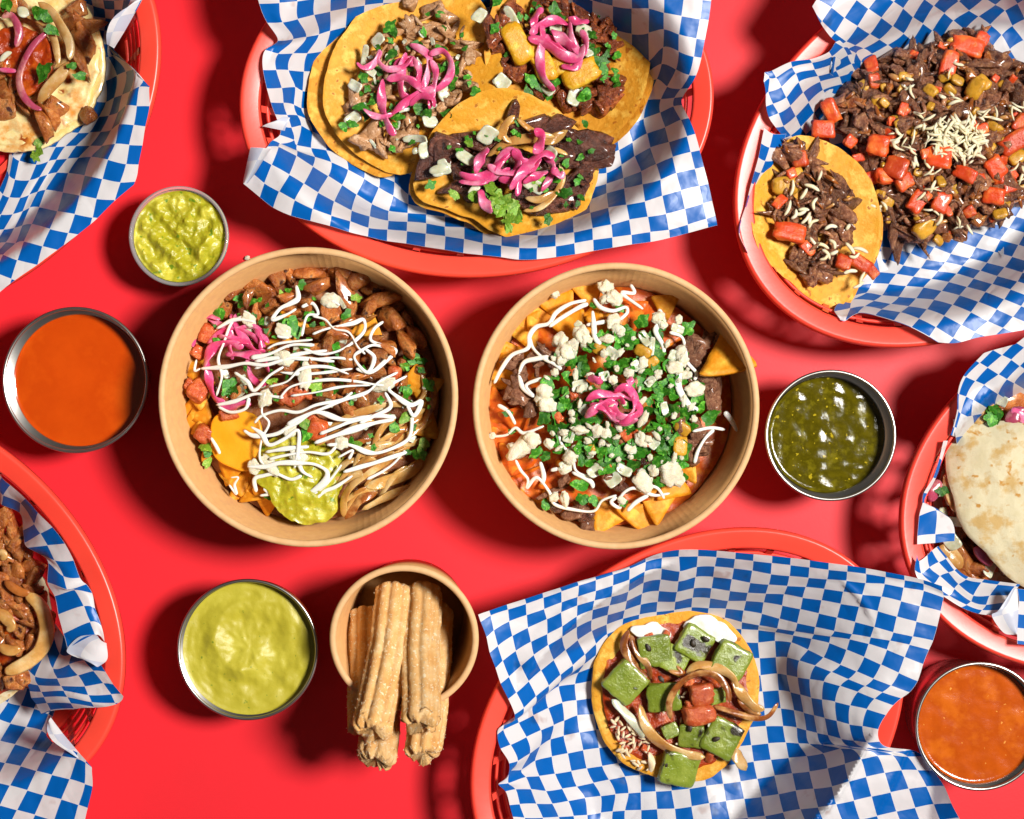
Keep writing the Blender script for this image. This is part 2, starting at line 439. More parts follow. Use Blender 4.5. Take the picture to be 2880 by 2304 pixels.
def disc_field(outline, center, zf, thick=None, nr=22, na=96, z_bottom=None, jag=0.0, seed=0, edge_round=0.5):
    """closed sheet over a star-shaped outline (world xy cm): zf(x,y) is its top"""
    o = np.asarray(outline, float)[:, :2]; c = np.asarray(center, float)[:2]
    d = o - c; ang = np.arctan2(d[:, 1], d[:, 0]); rad = np.hypot(d[:, 0], d[:, 1])
    k = np.argsort(ang); ang = ang[k]; rad = rad[k]
    A = np.linspace(-math.pi, math.pi, na, endpoint=False)
    # smooth periodic interpolation
    ang3 = np.r_[ang - 2*math.pi, ang, ang + 2*math.pi]; rad3 = np.r_[rad, rad, rad]
    R = np.interp(A, ang3, rad3)
    ker = np.array([1, 2, 3, 2, 1.0]); ker /= ker.sum()
    R = np.convolve(np.r_[R[-2:], R, R[:2]], ker, 'valid')
    if jag: R = R * np.array([1 + jag * (N3(math.cos(a) * 4 + seed, math.sin(a) * 4, seed) + 0.6 * N3(math.cos(a) * 13, math.sin(a) * 13, seed)) for a in A])
    top = []; bot = []
    for i in range(1, nr + 1):
        f = math.sin(i / nr * math.pi / 2) if nr > 8 else i / nr
        for j, a in enumerate(A):
            x = c[0] + R[j] * f * math.cos(a); y = c[1] + R[j] * f * math.sin(a)
            z = zf(x, y)
            if thick: 
                e = max(0, f - 0.97) / 0.03; top.append((x, y, z - thick * 0.35 * e * edge_round)); bot.append((x, y, z - thick))
            else: top.append((x, y, z))
    V = [(c[0], c[1], zf(*c))] + top
    F = [[0, 1 + j, 1 + (j + 1) % na] for j in range(na)]
    def q(i, j): return 1 + i * na + j % na
    for i in range(nr - 1):
        for j in range(na): F.append([q(i, j), q(i + 1, j), q(i + 1, j + 1), q(i, j + 1)])
    n0 = len(V)
    if thick:
        V += bot; V.append((c[0], c[1], zf(*c) - thick)); cb = len(V) - 1
        def b(i, j): return n0 + i * na + j % na
        for j in range(na):
            F.append([q(nr - 1, j), b(nr - 1, j), b(nr - 1, j + 1), q(nr - 1, j + 1)])
            F.append([cb, b(0, j + 1), b(0, j)])
        for i in range(nr - 1):
            for j in range(na): F.append([b(i, j), b(i, j + 1), b(i + 1, j + 1), b(i + 1, j)])
    elif z_bottom is not None:
        for j in range(na):
            x, y, z = V[q(nr - 1, j)]; V.append((x, y, z_bottom))
        for j in range(na): F.append([q(nr - 1, j), n0 + j, n0 + (j + 1) % na, q(nr - 1, j + 1)])
        F.append([n0 + j for j in range(na)][::-1])
    return np.array(V, float), F

def chip_mesh(seed, matname, r=1.0):
    """rounded triangular tortilla chip, curved, 0.14 thick"""
    rg = random.Random(seed); n = 9
    C = [np.array([r * math.cos(a + rg.uniform(-.15, .15)), r * math.sin(a + rg.uniform(-.15, .15))]) * rg.uniform(.85, 1.1) for a in (math.pi/2, math.pi*7/6, math.pi*11/6)]
    idx = {}; V = []
    kx, ky, ph = rg.uniform(-.22, .28), rg.uniform(-.15, .2), rg.uniform(0, 3)
    for side in (0, 1):
        for i in range(n + 1):
            for j in range(n + 1 - i):
                a, b = i / n, j / n; c = 1 - a - b
                m_ = max(a, b, c); s = 1 - 0.10 * max(0, (m_ - .8) / .2) ** 2
                p = (C[0]*a + C[1]*b + C[2]*c) * s
                z = kx * p[0]**2 + ky * p[1]**2 + 0.07 * N3(p[0]*2.2 + seed, p[1]*2.2, ph) + 0.03 * N3(p[0]*6, p[1]*6, seed)
                idx[side, i, j] = len(V); V.append((p[0], p[1], z - 0.13 * side))
    F = []
    for side in (0, 1):
        for i in range(n):
            for j in range(n - i):
                t = [idx[side, i, j], idx[side, i+1, j], idx[side, i, j+1]]; F.append(t if not side else t[::-1])
                if i + j < n - 1:
                    t = [idx[side, i+1, j], idx[side, i+1, j+1], idx[side, i, j+1]]; F.append(t if not side else t[::-1])
    rim = [(i, 0) for i in range(n)] + [(n - k, k) for k in range(n)] + [(0, n - k) for k in range(n)]
    for a, b in zip(rim, rim[1:] + rim[:1]):
        F.append([idx[(0,) + a], idx[(1,) + a], idx[(1,) + b], idx[(0,) + b]])
    return mesh_of('tortilla_chip', V, F, M[matname], smooth=True)

def leaf_mesh(seed, matname):
    """chopped cilantro leaf: lobed, cupped, unit size"""
    rg = random.Random(seed); n = 18; lob = rg.choice([3, 4, 5])
    V = [(0, 0, 0.05)]
    for ring in (0.5, 1.0):
        for i in range(n):
            a = 2 * math.pi * i / n
            r = 0.62 + 0.30 * abs(math.cos(a * lob / 2 + 0.4)) + rg.uniform(-.10, .10)
            if ring == 1.0: r *= 1 + 0.1 * rg.uniform(-1, 1)
            r *= ring
            x, y = r * math.cos(a) * 1.15, r * math.sin(a) * 0.8
            V.append((x, y, 0.32 * (x * x * rg.uniform(.2, 1) - 0.2) * (1 if seed % 2 else -1) + 0.14 * N3(x * 2, y * 2, seed)))
    F = [[0, 1 + i, 1 + (i + 1) % n] for i in range(n)]
    F += [[1 + i, 1 + n + i, 1 + n + (i + 1) % n, 1 + (i + 1) % n] for i in range(n)]
    me = mesh_of('cilantro_leaf', V, F, M[matname])
    return me

def in_poly(x, y, poly):
    c = False; n = len(poly); j = n - 1
    for i in range(n):
        xi, yi = poly[i]; xj, yj = poly[j]
        if (yi > y) != (yj > y) and x < (xj - xi) * (y - yi) / (yj - yi) + xi: c = not c
        j = i
    return c

def scatter(poly, n, rg, dmin=0, tries=60):
    xs = [p[0] for p in poly]; ys = [p[1] for p in poly]; out = []
    for _ in range(n * tries):
        if len(out) >= n: break
        x = rg.uniform(min(xs), max(xs)); y = rg.uniform(min(ys), max(ys))
        if in_poly(x, y, poly) and all((x-a)**2 + (y-b)**2 > dmin**2 for a, b in out): out.append((x, y))
    return out

# meshes shared by alike pieces
S3 = [(1, .75, .6), (.8, 1, .55), (1.15, .62, .6), (.9, .8, .7), (1.3, .6, .5), (.8, .9, .6)]
cut_variants('chicken_piece', 10, 'glazed_chicken', [(1.1, .75, .6), (.9, .95, .55), (1.4, .6, .55), (1.0, .8, .7), (1.6, .5, .5)])
cut_variants('pork_piece', 10, 'pale_pork', [(1.2, .7, .5), (1, .8, .5), (1.5, .5, .45)], amp=.12)
cut_variants('red_pork_piece', 10, 'red_pork', [(1.1, .8, .6), (1.4, .55, .5), (.9, .9, .6)], amp=.12)
cut_variants('steak_piece', 10, 'dark_steak', [(1.3, .75, .4), (1.1, .9, .4), (1.5, .6, .4)])
cut_variants('beef_piece', 10, 'chopped_beef', [(1.1, .75, .55), (1.4, .5, .45), (.9, .9, .6), (1.7, .4, .4)], amp=.12)
cut_variants('shredded_beef_piece', 10, 'shredded_beef', [(1.2, .75, .5), (1.7, .42, .4), (1, .9, .55)], amp=.12)
variants('cheese_crumb', 8, 'cotija', sub=3, amp=.45, freq=1.4, octs=4, stretch=S3)
variants('cheese_shred', 7, 'shredded_cheese', sub=2, amp=.2, freq=1.2, octs=2, p=4, stretch=[(.9, .2, .15), (.7, .22, .16), (1.0, .19, .15), (.5, .24, .18)])
for me in MC['cheese_shred']:
    k = RNG.uniform(-60, 60)
    for v in me.vertices: v.co.y += k * v.co.x * v.co.x; v.co.z += 12 * v.co.x * v.co.x
variants('diced_onion', 8, 'onion_translucent', sub=3, amp=.16, freq=1.1, octs=2, p=6, stretch=[(1, .62, .13), (.8, .6, .15), (1.3, .4, .12), (.9, .8, .12)])
for me in MC['diced_onion']:
    k, k2 = RNG.uniform(10, 45), RNG.uniform(0, 30)
    for v in me.vertices: v.co.z += k * v.co.x * v.co.x + k2 * v.co.y * v.co.y
variants('diced_tomato', 6, 'tomato', sub=3, amp=.2, freq=1.4, octs=3, p=9, stretch=[(1, .9, .6), (.9, .8, .7), (1.1, .7, .6)])
variants('diced_red_pepper', 8, 'red_pepper', sub=3, amp=.2, freq=1.3, octs=3, p=9, stretch=[(1, .8, .35), (1.2, .7, .35), (.9, .9, .4)])
variants('diced_yellow_pepper', 4, 'yellow_pepper', sub=3, amp=.16, freq=1.2, octs=2, p=4, stretch=[(1, .75, .45), (1.1, .8, .45)])
variants('pineapple_chunk', 5, 'pineapple', sub=3, amp=.14, freq=1.4, octs=3, p=10, stretch=[(1, .62, .4), (1.1, .6, .4)])
variants('cactus_square', 8, 'cactus', sub=4, amp=.09, freq=1.3, octs=4, p=12, stretch=[(1, .95, .28), (1, .85, .26), (.95, 1, .3)])
variants('rice_grain', 4, 'rice', sub=2, amp=.1, freq=1, octs=1, stretch=[(1, .35, .32)])
variants('sugar_crystal', 3, 'sugar', sub=1, amp=.1, freq=1, octs=1, p=5, smooth=False)
variants('char_flake', 3, 'char_bit', sub=2, amp=.4, freq=2, octs=2, stretch=[(1, .6, .2)])
variants('bean', 3, 'dark_steak', sub=2, amp=.08, freq=1, octs=1, stretch=[(1, .62, .55)])
MC['tortilla_chip'] = [chip_mesh(s, 'chip') for s in range(6)]
MC['saucy_chip'] = [chip_mesh(s + 20, 'chip_saucy') for s in range(5)]
MC['cilantro_leaf'] = [leaf_mesh(s, 'cilantro') for s in range(8)]
MC['pale_cilantro'] = [leaf_mesh(s + 30, 'cilantro_pale') for s in range(4)]

def piece(kind, parent, px, py, z, size, rz=None, tilt=0.4, rg=RNG, flat=1.0, name=None, rot=None, sx=1.0):
    """one piece of food: size in cm (half-length)"""
    if rz is None: rz = rg.uniform(0, 6.28)
    if rot is None: rot = (rg.uniform(-tilt, tilt), rg.uniform(-tilt, tilt), rz)
    return put(name or kind, rg.choice(MC[kind]), P(px, py, z), parent, rot, (size * sx, size, size * flat))

def strip(name, parent, pts, zf, w, th, matname, dz=0.1, **kw):
    """ribbon through photo points; z from zf(px,py) or a third coordinate"""
    W = []
    for q in pts:
        z = q[2] if len(q) > 2 else zf(q[0], q[1]) + dz
        W.append(P(q[0], q[1], z))
    V, F = tube(W, w, th, **kw)
    return build(name, V, F, M[matname], parent)
# ------------------------------------------------------------------ table
V = [(-150, -150, 0), (150, -150, 0), (150, 150, 0), (-150, 150, 0)]
tb = put('table_top', mesh_of('table_top', V, [[0, 1, 2, 3]], M['table_red'], smooth=False), (0, 0, 0))
tb['kind'] = 'structure'

# ------------------------------------------------------------------ plastic baskets
BA, BB, BZ = 12.1, 9.05, 4.6
class Basket: pass
BK = {}
def ell(a, b, t): return np.array([a * math.cos(t), b * math.sin(t)])

def ring(prof, n=120, a=BA, b=BB):
    """closed profile [(inset, z)] swept round the oval"""
    V = []; m = len(prof)
    for i in range(n):
        t = 2 * math.pi * i / n
        for d, z in prof:
            V.append((*ell(a - d, b - d, t), z))
    F = []
    for i in range(n):
        k = (i + 1) % n
        for j in range(m):
            j2 = (j + 1) % m
            F.append([i*m + j, k*m + j, k*m + j2, i*m + j2])
    return np.array(V), F

def bead(d, z, rx, rz, n=8): return [(d + rx * math.cos(2*math.pi*i/n), z + rz * math.sin(2*math.pi*i/n)) for i in range(n)]

rimprof = [(0.0, 4.35), (0.03, 4.52), (0.12, 4.62), (0.22, 4.63), (0.30, 4.60), (0.95, 4.56), (1.04, 4.50), (1.10, 4.36), (1.02, 4.36), (0.93, 4.42), (0.30, 4.45), (0.14, 4.40), (0.08, 4.2), (0.0, 4.2)]
RIMM = mesh_of('rim', *ring(rimprof), M['basket_red'])
RINGM = [mesh_of('wall_bar', *ring(bead(d, z, .10, .16)), M['basket_red']) for d, z in ((1.35, 3.75), (1.72, 2.85), (2.1, 1.95))]
BASEM = mesh_of('base_ring', *ring([(2.35, 1.05), (2.5, 1.1), (2.62, .9), (3.3, .32), (3.3, .14), (2.9, .02), (2.6, .05), (2.45, .6)]), M['basket_red'])
RIBP = [(1.06, 4.42), (1.25, 4.0), (1.60, 3.1), (2.0, 2.2), (2.45, 1.05)]
def rib_mesh(t):
    pts = []
    for d, z in RIBP: pts.append((*ell(BA - d, BB - d, t), z))
    nrm = ell(BB, BA, t); nrm /= np.linalg.norm(nrm); tg = np.array([-nrm[1], nrm[0]])
    V = []
    for p in pts:
        for u, v in ((-.17, -.07), (.17, -.07), (.17, .07), (-.17, .07)):
            q = np.array(p[:2]) + tg * u + nrm * v; V.append((q[0], q[1], p[2]))
    F = []
    for i in range(len(pts) - 1):
        for j in range(4): F.append([i*4 + j, i*4 + (j+1) % 4, i*4 + 4 + (j+1) % 4, i*4 + 4 + j])
    return mesh_of('wall_rib', V, F, M['basket_red'], smooth=False)
RIBM = [rib_mesh(2 * math.pi * i / 30) for i in range(30)]
def bars_mesh(k):
    ys = [-4.2, -2.8, -1.4, 0, 1.4, 2.8, 4.2]; y = ys[k]
    hw = (BA - 3.2) * math.sqrt(max(0, 1 - (y / (BB - 3.2)) ** 2))
    V = []
    for x in (-hw, hw):
        for u, v in ((-.16, .14), (.16, .14), (.16, .34), (-.16, .34)): V.append((x, y + u, v))
    F = [[0, 1, 5, 4], [1, 2, 6, 5], [2, 3, 7, 6], [3, 0, 4, 7], [3, 2, 1, 0], [4, 5, 6, 7]]
    return mesh_of('floor_bar', V, F, M['basket_red'], smooth=False)
BARM = [bars_mesh(k) for k in range(7)]

def basket(key, cx, cy, th, label):
    b = Basket(); b.c = P(cx, cy, BZ)[:2]; b.th = -th
    o = thing('plastic_basket', label, 'basket', (b.c[0], b.c[1], 0), 'red plastic food baskets on the table')
    o.rotation_euler = (0, 0, -th)
    def kid(name, me):
        k = bpy.data.objects.new(name, me); COL.objects.link(k); k.parent = o; return k
    kid('rim', RIMM)
    for m_ in RINGM: kid('wall_bar', m_)
    kid('base_ring', BASEM)
    for m_ in RIBM: kid('wall_rib', m_)
    for m_ in BARM: kid('floor_bar', m_)
    b.obj = o; BK[key] = b
basket('TC', 1340, 280, -0.04, 'red oval plastic basket holding the three topped tacos')
basket('BC', 1934, 2052, -0.65, 'red oval plastic basket holding the round cactus-topped tortilla')
basket('BL', -250, 1697, 0.73, 'red oval plastic basket cut by the left edge, below the smooth orange salsa')
basket('TL', -141, 303, 2.36, 'red oval plastic basket in the top left corner, above the guacamole cup')
basket('TR', 2685, 420, -0.59, 'red oval plastic basket heaped with chopped beef and peppers')
basket('R', 3185, 1375, -0.33, 'red oval plastic basket under the folded pale flour tortilla')

def sstep(x): 
    x = min(1, max(0, x)); return x * x * (3 - 2 * x)
def wall_z(b, x, y):
    """height of the inside of a basket (floor, wall, rim, outside) plus paper clearance"""
    dx, dy = x - b.c[0], y - b.c[1]
    c, s = math.cos(-b.th), math.sin(-b.th)
    u = dx * c - dy * s; v = dx * s + dy * c
    r = math.hypot(u / BA, v / BB) + 1e-9
    d = (1 - r) * math.hypot(u, v) / r
    if d > 0.9: return 0.62 + 4.2 * sstep((3.5 - d) / 2.6)
    return 4.82 if d > -0.2 else 4.82 - 0.12 * (-0.2 - d)

def rim_inset(b, x, y):
    dx, dy = x - b.c[0], y - b.c[1]
    c, s = math.cos(-b.th), math.sin(-b.th)
    u = dx * c - dy * s; v = dx * s + dy * c
    r = math.hypot(u / BA, v / BB) + 1e-9
    return (1 - r) * math.hypot(u, v) / r

def clear_z(b, px, py, z):
    """lowest height at which paper seen at this pixel clears the basket"""
    p = P(px, py, 4.74); d = rim_inset(b, p[0], p[1])
    if d < -.9: return max(z, 4.3)
    if d < 1.2: return max(z, 4.76)
    p = P(px, py, z); d = rim_inset(b, p[0], p[1])
    return max(z, .5, 4.6 - (d - 1.2) * 1.86)

# ------------------------------------------------------------------ checked paper liners
def tps(src, val, lam=0.0):
    src = np.asarray(src, float); val = np.asarray(val, float); n = len(src)
    def K(a, b):
        d2 = ((a[:, None, :] - b[None]) ** 2).sum(2); return 0.5 * d2 * np.log(d2 + 1e-12)
    A = np.zeros((n + 3, n + 3)); A[:n, :n] = K(src, src) + lam * np.eye(n)
    Pm = np.c_[np.ones(n), src]; A[:n, n:] = Pm; A[n:, :n] = Pm.T
    B = np.zeros((n + 3, val.shape[1])); B[:n] = val
    w = np.linalg.solve(A, B)
    return lambda q: K(np.asarray(q, float), src) @ w[:n] + np.c_[np.ones(len(q)), q] @ w[n:]

def grid_patch(bk, corr, srange, trange, zx=(), res=6, par=0, clip=None, wrinkle=0.05, lam=0.02, zmode='wall', seed=0):
    """paper sheet: corr [(s,t,px,py)] ties print squares to the photo; zx [(s,t,dz)] lifts it off the basket"""
    C = {}
    for s, t, x, y in corr: C[(s, t)] = (x, y)
    src = np.array(list(C.keys()), float); val = np.array(list(C.values()), float)
    f = tps(src, val, lam)
    s0, s1 = srange; t0, t1 = trange
    ns = max(2, int(round((s1 - s0) * res))) + 1; nt = max(2, int(round((t1 - t0) * res))) + 1
    S, T = np.meshgrid(np.linspace(s0, s1, ns), np.linspace(t0, t1, nt))
    q = np.c_[S.ravel(), T.ravel()]
    keep = np.ones(len(q), bool)
    if clip: keep = np.array([clip(a, b) >= 0 for a, b in q])
    F0 = []
    for i in range(nt - 1):
        for j in range(ns - 1):
            a = i * ns + j; fc = [a, a + ns, a + ns + 1, a + 1]
            if keep[fc].any(): F0.append(fc)
    if clip:      # pull the overhanging corners back onto the cut line
        for k in {k for fc in F0 for k in fc if not keep[k]}:
            for _ in range(4):
                s_, t_ = q[k]; g = clip(s_, t_); h = 1e-3
                gs = (clip(s_ + h, t_) - g) / h; gt = (clip(s_, t_ + h) - g) / h
                n2 = gs * gs + gt * gt + 1e-9
                q[k] = (s_ - g * gs / n2, t_ - g * gt / n2)
    xy = f(q)
    if len(zx) > 3:
        zz = np.array(zx, float); dz = tps(zz[:, :2], zz[:, 2:3], 0.3)(q)[:, 0]
    elif len(zx): dz = np.full(len(q), zx[0][2], float)
    else: dz = np.zeros(len(q))
    V = np.zeros((len(q), 3))
    for i in range(len(q)):
        if zmode == 'abs': z = dz[i]
        elif zmode == 'free':
            z = dz[i]
            for _ in range(2): z = clear_z(bk, xy[i, 0], xy[i, 1], z)
        else:
            z = 2.5
            for _ in range(3):
                p = P(xy[i, 0], xy[i, 1], z); z = wall_z(bk, p[0], p[1]) + max(-4, dz[i])
            z = clear_z(bk, xy[i, 0], xy[i, 1], max(0.5, z))
        z += wrinkle * (N3(q[i, 0] * .55 + seed, q[i, 1] * .55, 3.3) + .5 * N3(q[i, 0] * 1.3, q[i, 1] * 1.3 + seed, 9.1)) * 1.6
        V[i] = P(xy[i, 0], xy[i, 1], z)
    F = F0
    used = sorted({k for fc in F for k in fc}); mp = {k: i for i, k in enumerate(used)}
    V = V[used]; q = q[used] + np.array([par, 0]); F = [[mp[k] for k in fc] for fc in F]
    return [V, F, q]

def face_up(pt, up=True):
    V, F, q = pt; s = 0
    for fc in F[::7]:
        a, b, c = V[fc[0]], V[fc[1]], V[fc[2]]; s += np.cross(b - a, c - a)[2]
    if (s > 0) != up: pt[1] = [fc[::-1] for fc in F]
    return pt

def flap(fold, edge, n=6, bulge=0.35, par=0, s0=0.0, width=1.6):
    """turned-over border: from the fold line to its free edge, unprinted side up; points (px,py,z)"""
    a = catmull([P(*p) for p in fold], 8); b = catmull([P(*p) for p in edge], 8)
    m_ = max(len(a), len(b))
    def rs(c):
        t = np.linspace(0, len(c) - 1, m_); i = np.minimum(t.astype(int), len(c) - 2); f = (t - i)[:, None]
        return c[i] * (1 - f) + c[i + 1] * f
    a, b = rs(a), rs(b); V = []; q = []; L = np.r_[0, np.cumsum(np.linalg.norm(np.diff(a, axis=0), axis=1))]
    for i in range(m_):
        for k in range(n + 1):
            u = k / n; v = a[i] * (1 - u) + b[i] * u; v = v + np.array([0, 0, bulge * math.sin(math.pi * min(1, u * 1.25)) ** 0.8 if u < .8 else 0])
            V.append(v); q.append((s0 + u * width, L[i] / 1.08))
    F = []
    for i in range(m_ - 1):
        for k in range(n): F.append([i*(n+1)+k, i*(n+1)+k+1, (i+1)*(n+1)+k+1, (i+1)*(n+1)+k])
    return face_up([np.array(V), F, np.array(q, float)], up=False)

def liner(key, patches, label):
    V = []; F = []; q = []
    for p in patches:
        n = len(V); V += list(p[0]); F += [[k + n for k in fc] for fc in p[1]]; q += list(p[2])
    b = BK[key]
    o = build('paper_liner', np.array(V), F, M['checked_paper'], None, True, uv=np.array(q))
    tag(o, label, 'paper liner', 'blue and white checked basket liners')
    return o

def cols(z, d, ds=0, dt=0):
    out = []
    for s, l in d.items():
        for t, X, Y in l: out.append((s + ds, t + dt, *z(X, Y)))
    return out
def rows(z, d):
    out = []
    for t, l in d.items():
        for s, X, Y in l: out.append((s, t, *z(X, Y)))
    return out
def seq(t0, pts): return [(t0 + i, x, y) for i, (x, y) in enumerate(pts)]

# --- basket with three tacos
z1 = Z(660, 320, 5.39); z2 = Z(960, 480, 4.312); z3 = Z(1560, 320, 4.312); z4 = Z(1660, 0, 5.39); z0 = Z(660, 0, 5.39)
c = rows(z1, {0: [(1, 380, 1265), (2, 585, 1425), (3, 850, 1545), (4, 1150, 1625), (5, 1440, 1700), (0, 130, 1060)],
              1: [(1, 450, 1055), (2, 675, 1180), (3, 910, 1310), (4, 1185, 1445), (5, 1465, 1545), (0, 250, 890)],
              2: [(1, 560, 775), (2, 830, 925), (3, 1050, 1060), (4, 1265, 1195), (5, 1510, 1330), (0, 350, 660)],
              3: [(1, 665, 500), (2, 940, 640), (3, 1185, 800), (4, 1420, 945), (5, 1630, 1080), (0, 500, 500)],
              4: [(1, 690, 455), (2, 945, 560), (3, 1215, 655), (4, 1465, 735), (5, 1720, 850)]})
c += rows(z2, {0: [(6, 95, 745), (7, 320, 800), (8, 555, 855), (9, 785, 885), (10, 1015, 925), (11, 1250, 960), (12, 1480, 1000), (13, 1710, 1025), (14, 1940, 1050), (15, 2150, 1080)],
               1: [(6, 110, 615), (7, 330, 695), (8, 560, 715), (9, 795, 735), (10, 1025, 765), (11, 1260, 795), (12, 1490, 830), (13, 1715, 880)],
               2: [(6, 125, 485), (7, 345, 555), (8, 570, 608), (9, 800, 620), (10, 1030, 640), (11, 1255, 680), (12, 1490, 690)],
               3: [(6, 185, 290), (7, 370, 405), (8, 575, 490), (9, 805, 515), (10, 1030, 530), (11, 1255, 560)],
               4: [(6, 278, 98), (7, 455, 205), (8, 630, 305), (9, 810, 405)],
               5: [(7, 460, 70), (8, 645, 140), (9, 810, 290)]})
c += rows(z3, {0: [(17, 15, 1740), (18, 250, 1705), (19, 470, 1665), (20, 705, 1625), (21, 935, 1585), (22, 1165, 1555), (23, 1395, 1505), (24, 1625, 1445), (25, 1860, 1380)],
               1: [(18, 240, 1570), (19, 465, 1530), (20, 700, 1500), (21, 930, 1470), (22, 1160, 1435), (23, 1385, 1410), (24, 1615, 1345), (25, 1840, 1275)],
               2: [(18, 232, 1440), (19, 458, 1390), (20, 685, 1345), (21, 905, 1285), (22, 1130, 1250), (23, 1350, 1215), (24, 1580, 1155), (25, 1800, 1090)],
               3: [(19, 430, 1200), (20, 650, 1140), (21, 870, 1105), (22, 1095, 1065), (23, 1305, 995), (24, 1530, 930), (25, 1755, 875)],
               4: [(19, 425, 1045), (20, 630, 965), (21, 845, 905), (22, 1065, 855), (23, 1285, 800), (24, 1475, 720), (25, 1700, 670)],
               5: [(20, 628, 850), (21, 835, 780), (22, 1050, 700), (23, 1230, 610), (24, 1430, 525), (25, 1650, 465)],
               6: [(20, 630, 720), (21, 810, 620), (22, 970, 515), (23, 1160, 410), (24, 1385, 345), (25, 1605, 275)],
               7: [(21, 780, 440), (22, 945, 345), (23, 1120, 240), (24, 1340, 165), (25, 1530, 75)],
               8: [(22, 900, 150), (23, 1080, 60), (24, 1280, -15), (25, 1440, -90)]})
c += rows(z4, {10: [(23, 1010, 1200), (24, 1165, 1315), (25, 1370, 1350)], 11: [(23, 1080, 970), (24, 1300, 1055), (25, 1500, 1140)],
               12: [(22, 890, 930), (23, 1105, 715), (24, 1340, 780), (25, 1570, 860)], 13: [(22, 885, 500), (23, 1115, 445), (24, 1345, 525), (25, 1610, 585)],
               14: [(22, 890, 130), (23, 1115, 195), (24, 1385, 245), (25, 1665, 290)], 15: [(22, 880, -120), (23, 1120, -60), (24, 1420, -30), (25, 1700, 0)]})
# left ruffle and top left
c += rows(z1, {6: [(1, 860, 210), (2, 1010, 180), (3, 1180, 270)], 5: [(1, 900, 400), (2, 940, 480), (3, 1160, 520), (4, 1390, 555)]})
c += rows(z0, {8: [(1, 740, 1560), (2, 900, 1590), (3, 1010, 1640)], 9: [(0.1, 510, 1345), (1, 715, 1335), (2, 920, 1320), (3, 1030, 1380)],
               10: [(0, 430, 1060), (1, 630, 1060), (2, 815, 1065), (3, 1050, 1085)], 11: [(0, 460, 760), (1, 660, 815), (2, 885, 810), (3, 1100, 810)],
               12: [(0.1, 690, 620), (1, 890, 595), (2, 1090, 560), (3, 1280, 525)], 13: [(0.1, 520, 350), (1, 725, 340), (2, 955, 290), (3, 1205, 225), (4, 1450, 175)],
               14: [(0.1, 400, 55), (1, 680, 45), (2, 950, 20), (3, 1210, -20)], 15: [(0.1, 330, -230), (1, 640, -240), (3, 1200, -270)]})
c += [(12, 9, 1340, 330), (16, 12, 1500, 60), (8, 12, 1130, 60), (8, 9, 1130, 240), (16, 9, 1540, 250), (12, 15, 1340, -90)]
zx = [(0, 0, .1), (3, 0, .5), (3, 3, .9), (6, 0, .3), (8, 3, .3), (12, 0, .2), (18, 0, .3), (22, 2, .6), (25, 0, .6), (25, 6, .5), (25, 8, .2), (23, 9.3, .9), (25, 12, .7), (24, 14, 1.2),
      (12, 8, 0), (8, 8, 0), (16, 12, 0), (1, 5, -.6), (1, 6.5, -.3), (0, 9, .6), (0, 11, .1), (1, 11.6, -.5), (1, 13, .9), (0, 15, 1.2), (8, 15, .2), (2, 8, .1)]
pt = [face_up(grid_patch(BK['TC'], c, (0, 25.5), (0, 17), zx, par=0, seed=1))]
pt.append(flap([(*z1(125, 1045), 5.0), (*z1(180, 780), 5.1), (*z1(240, 510), 5.0)], [(*z1(190, 1060), 5.25), (*z1(310, 905), 5.6), (*z1(400, 760), 5.7), (*z1(500, 600), 5.6), (*z1(560, 530), 5.4)], bulge=.12))
pt.append(flap([(*z1(415, 190), 4.9), (*z1(560, 220), 4.9), (*z1(760, 260), 4.6)], [(*z1(640, 100), 5.1), (*z1(740, 45), 5.1), (*z1(840, 60), 4.9)], bulge=.1))
liner('TC', pt, 'blue and white checked paper lining the basket of three tacos')

# --- basket with the cactus tortilla
z1 = Z(1320, 1540, 3.92); z2 = Z(1320, 1864, 3.92); z3 = Z(1820, 1540, 3.92); z4 = Z(2150, 1580, 3.92); z5 = Z(1820, 1864, 3.92); z6 = Z(2200, 1864, 3.92)
c = cols(z1, {.4: seq(0, [(90, 720), (125, 820), (190, 990), (225, 1160), (290, 1330), (345, 1500), (430, 1670)]),
  1: seq(0, [(215, 685), (235, 750), (270, 915), (315, 1085), (368, 1250), (437, 1425), (518, 1600)]),
  2: seq(0, [(410, 615), (425, 685), (440, 815), (475, 975), (512, 1140), (570, 1305), (655, 1475), (735, 1640)]),
  3: seq(0, [(605, 555), (625, 622), (632, 745), (645, 885), (680, 1040), (710, 1185), (790, 1355), (875, 1525)]),
  4: seq(0, [(805, 490), (815, 555), (825, 680), (855, 790), (860, 955), (870, 1075), (930, 1240), (1005, 1405)]),
  5: seq(0, [(990, 435), (1015, 485), (1018, 605), (1012, 715), (1025, 870), (1025, 985), (1060, 1130), (1140, 1300)]),
  6: seq(0, [(1185, 370), (1205, 420), (1195, 545), (1190, 640), (1185, 760), (1185, 880), (1195, 1020), (1275, 1180)]),
  7: seq(0, [(1380, 318), (1395, 360), (1395, 480), (1380, 585), (1360, 690), (1350, 800), (1350, 920), (1395, 1065)]),
  8: seq(0, [(1570, 262), (1585, 300), (1582, 420), (1568, 545), (1545, 640), (1525, 745), (1515, 850), (1520, 955)]),
  9: seq(0, [(1755, 208), (1768, 235), (1765, 355), (1755, 485), (1735, 590), (1715, 690), (1695, 785)]),
  10: seq(1, [(1945, 160), (1935, 265), (1920, 390), (1905, 510), (1890, 630), (1875, 740)]),
  11: seq(1, [(2125, 115), (2118, 235), (2110, 355), (2090, 480), (2075, 600), (2065, 710)])})
c += [(1, 7, *z2(600, 500)), (.4, 7, *z2(500, 570))]
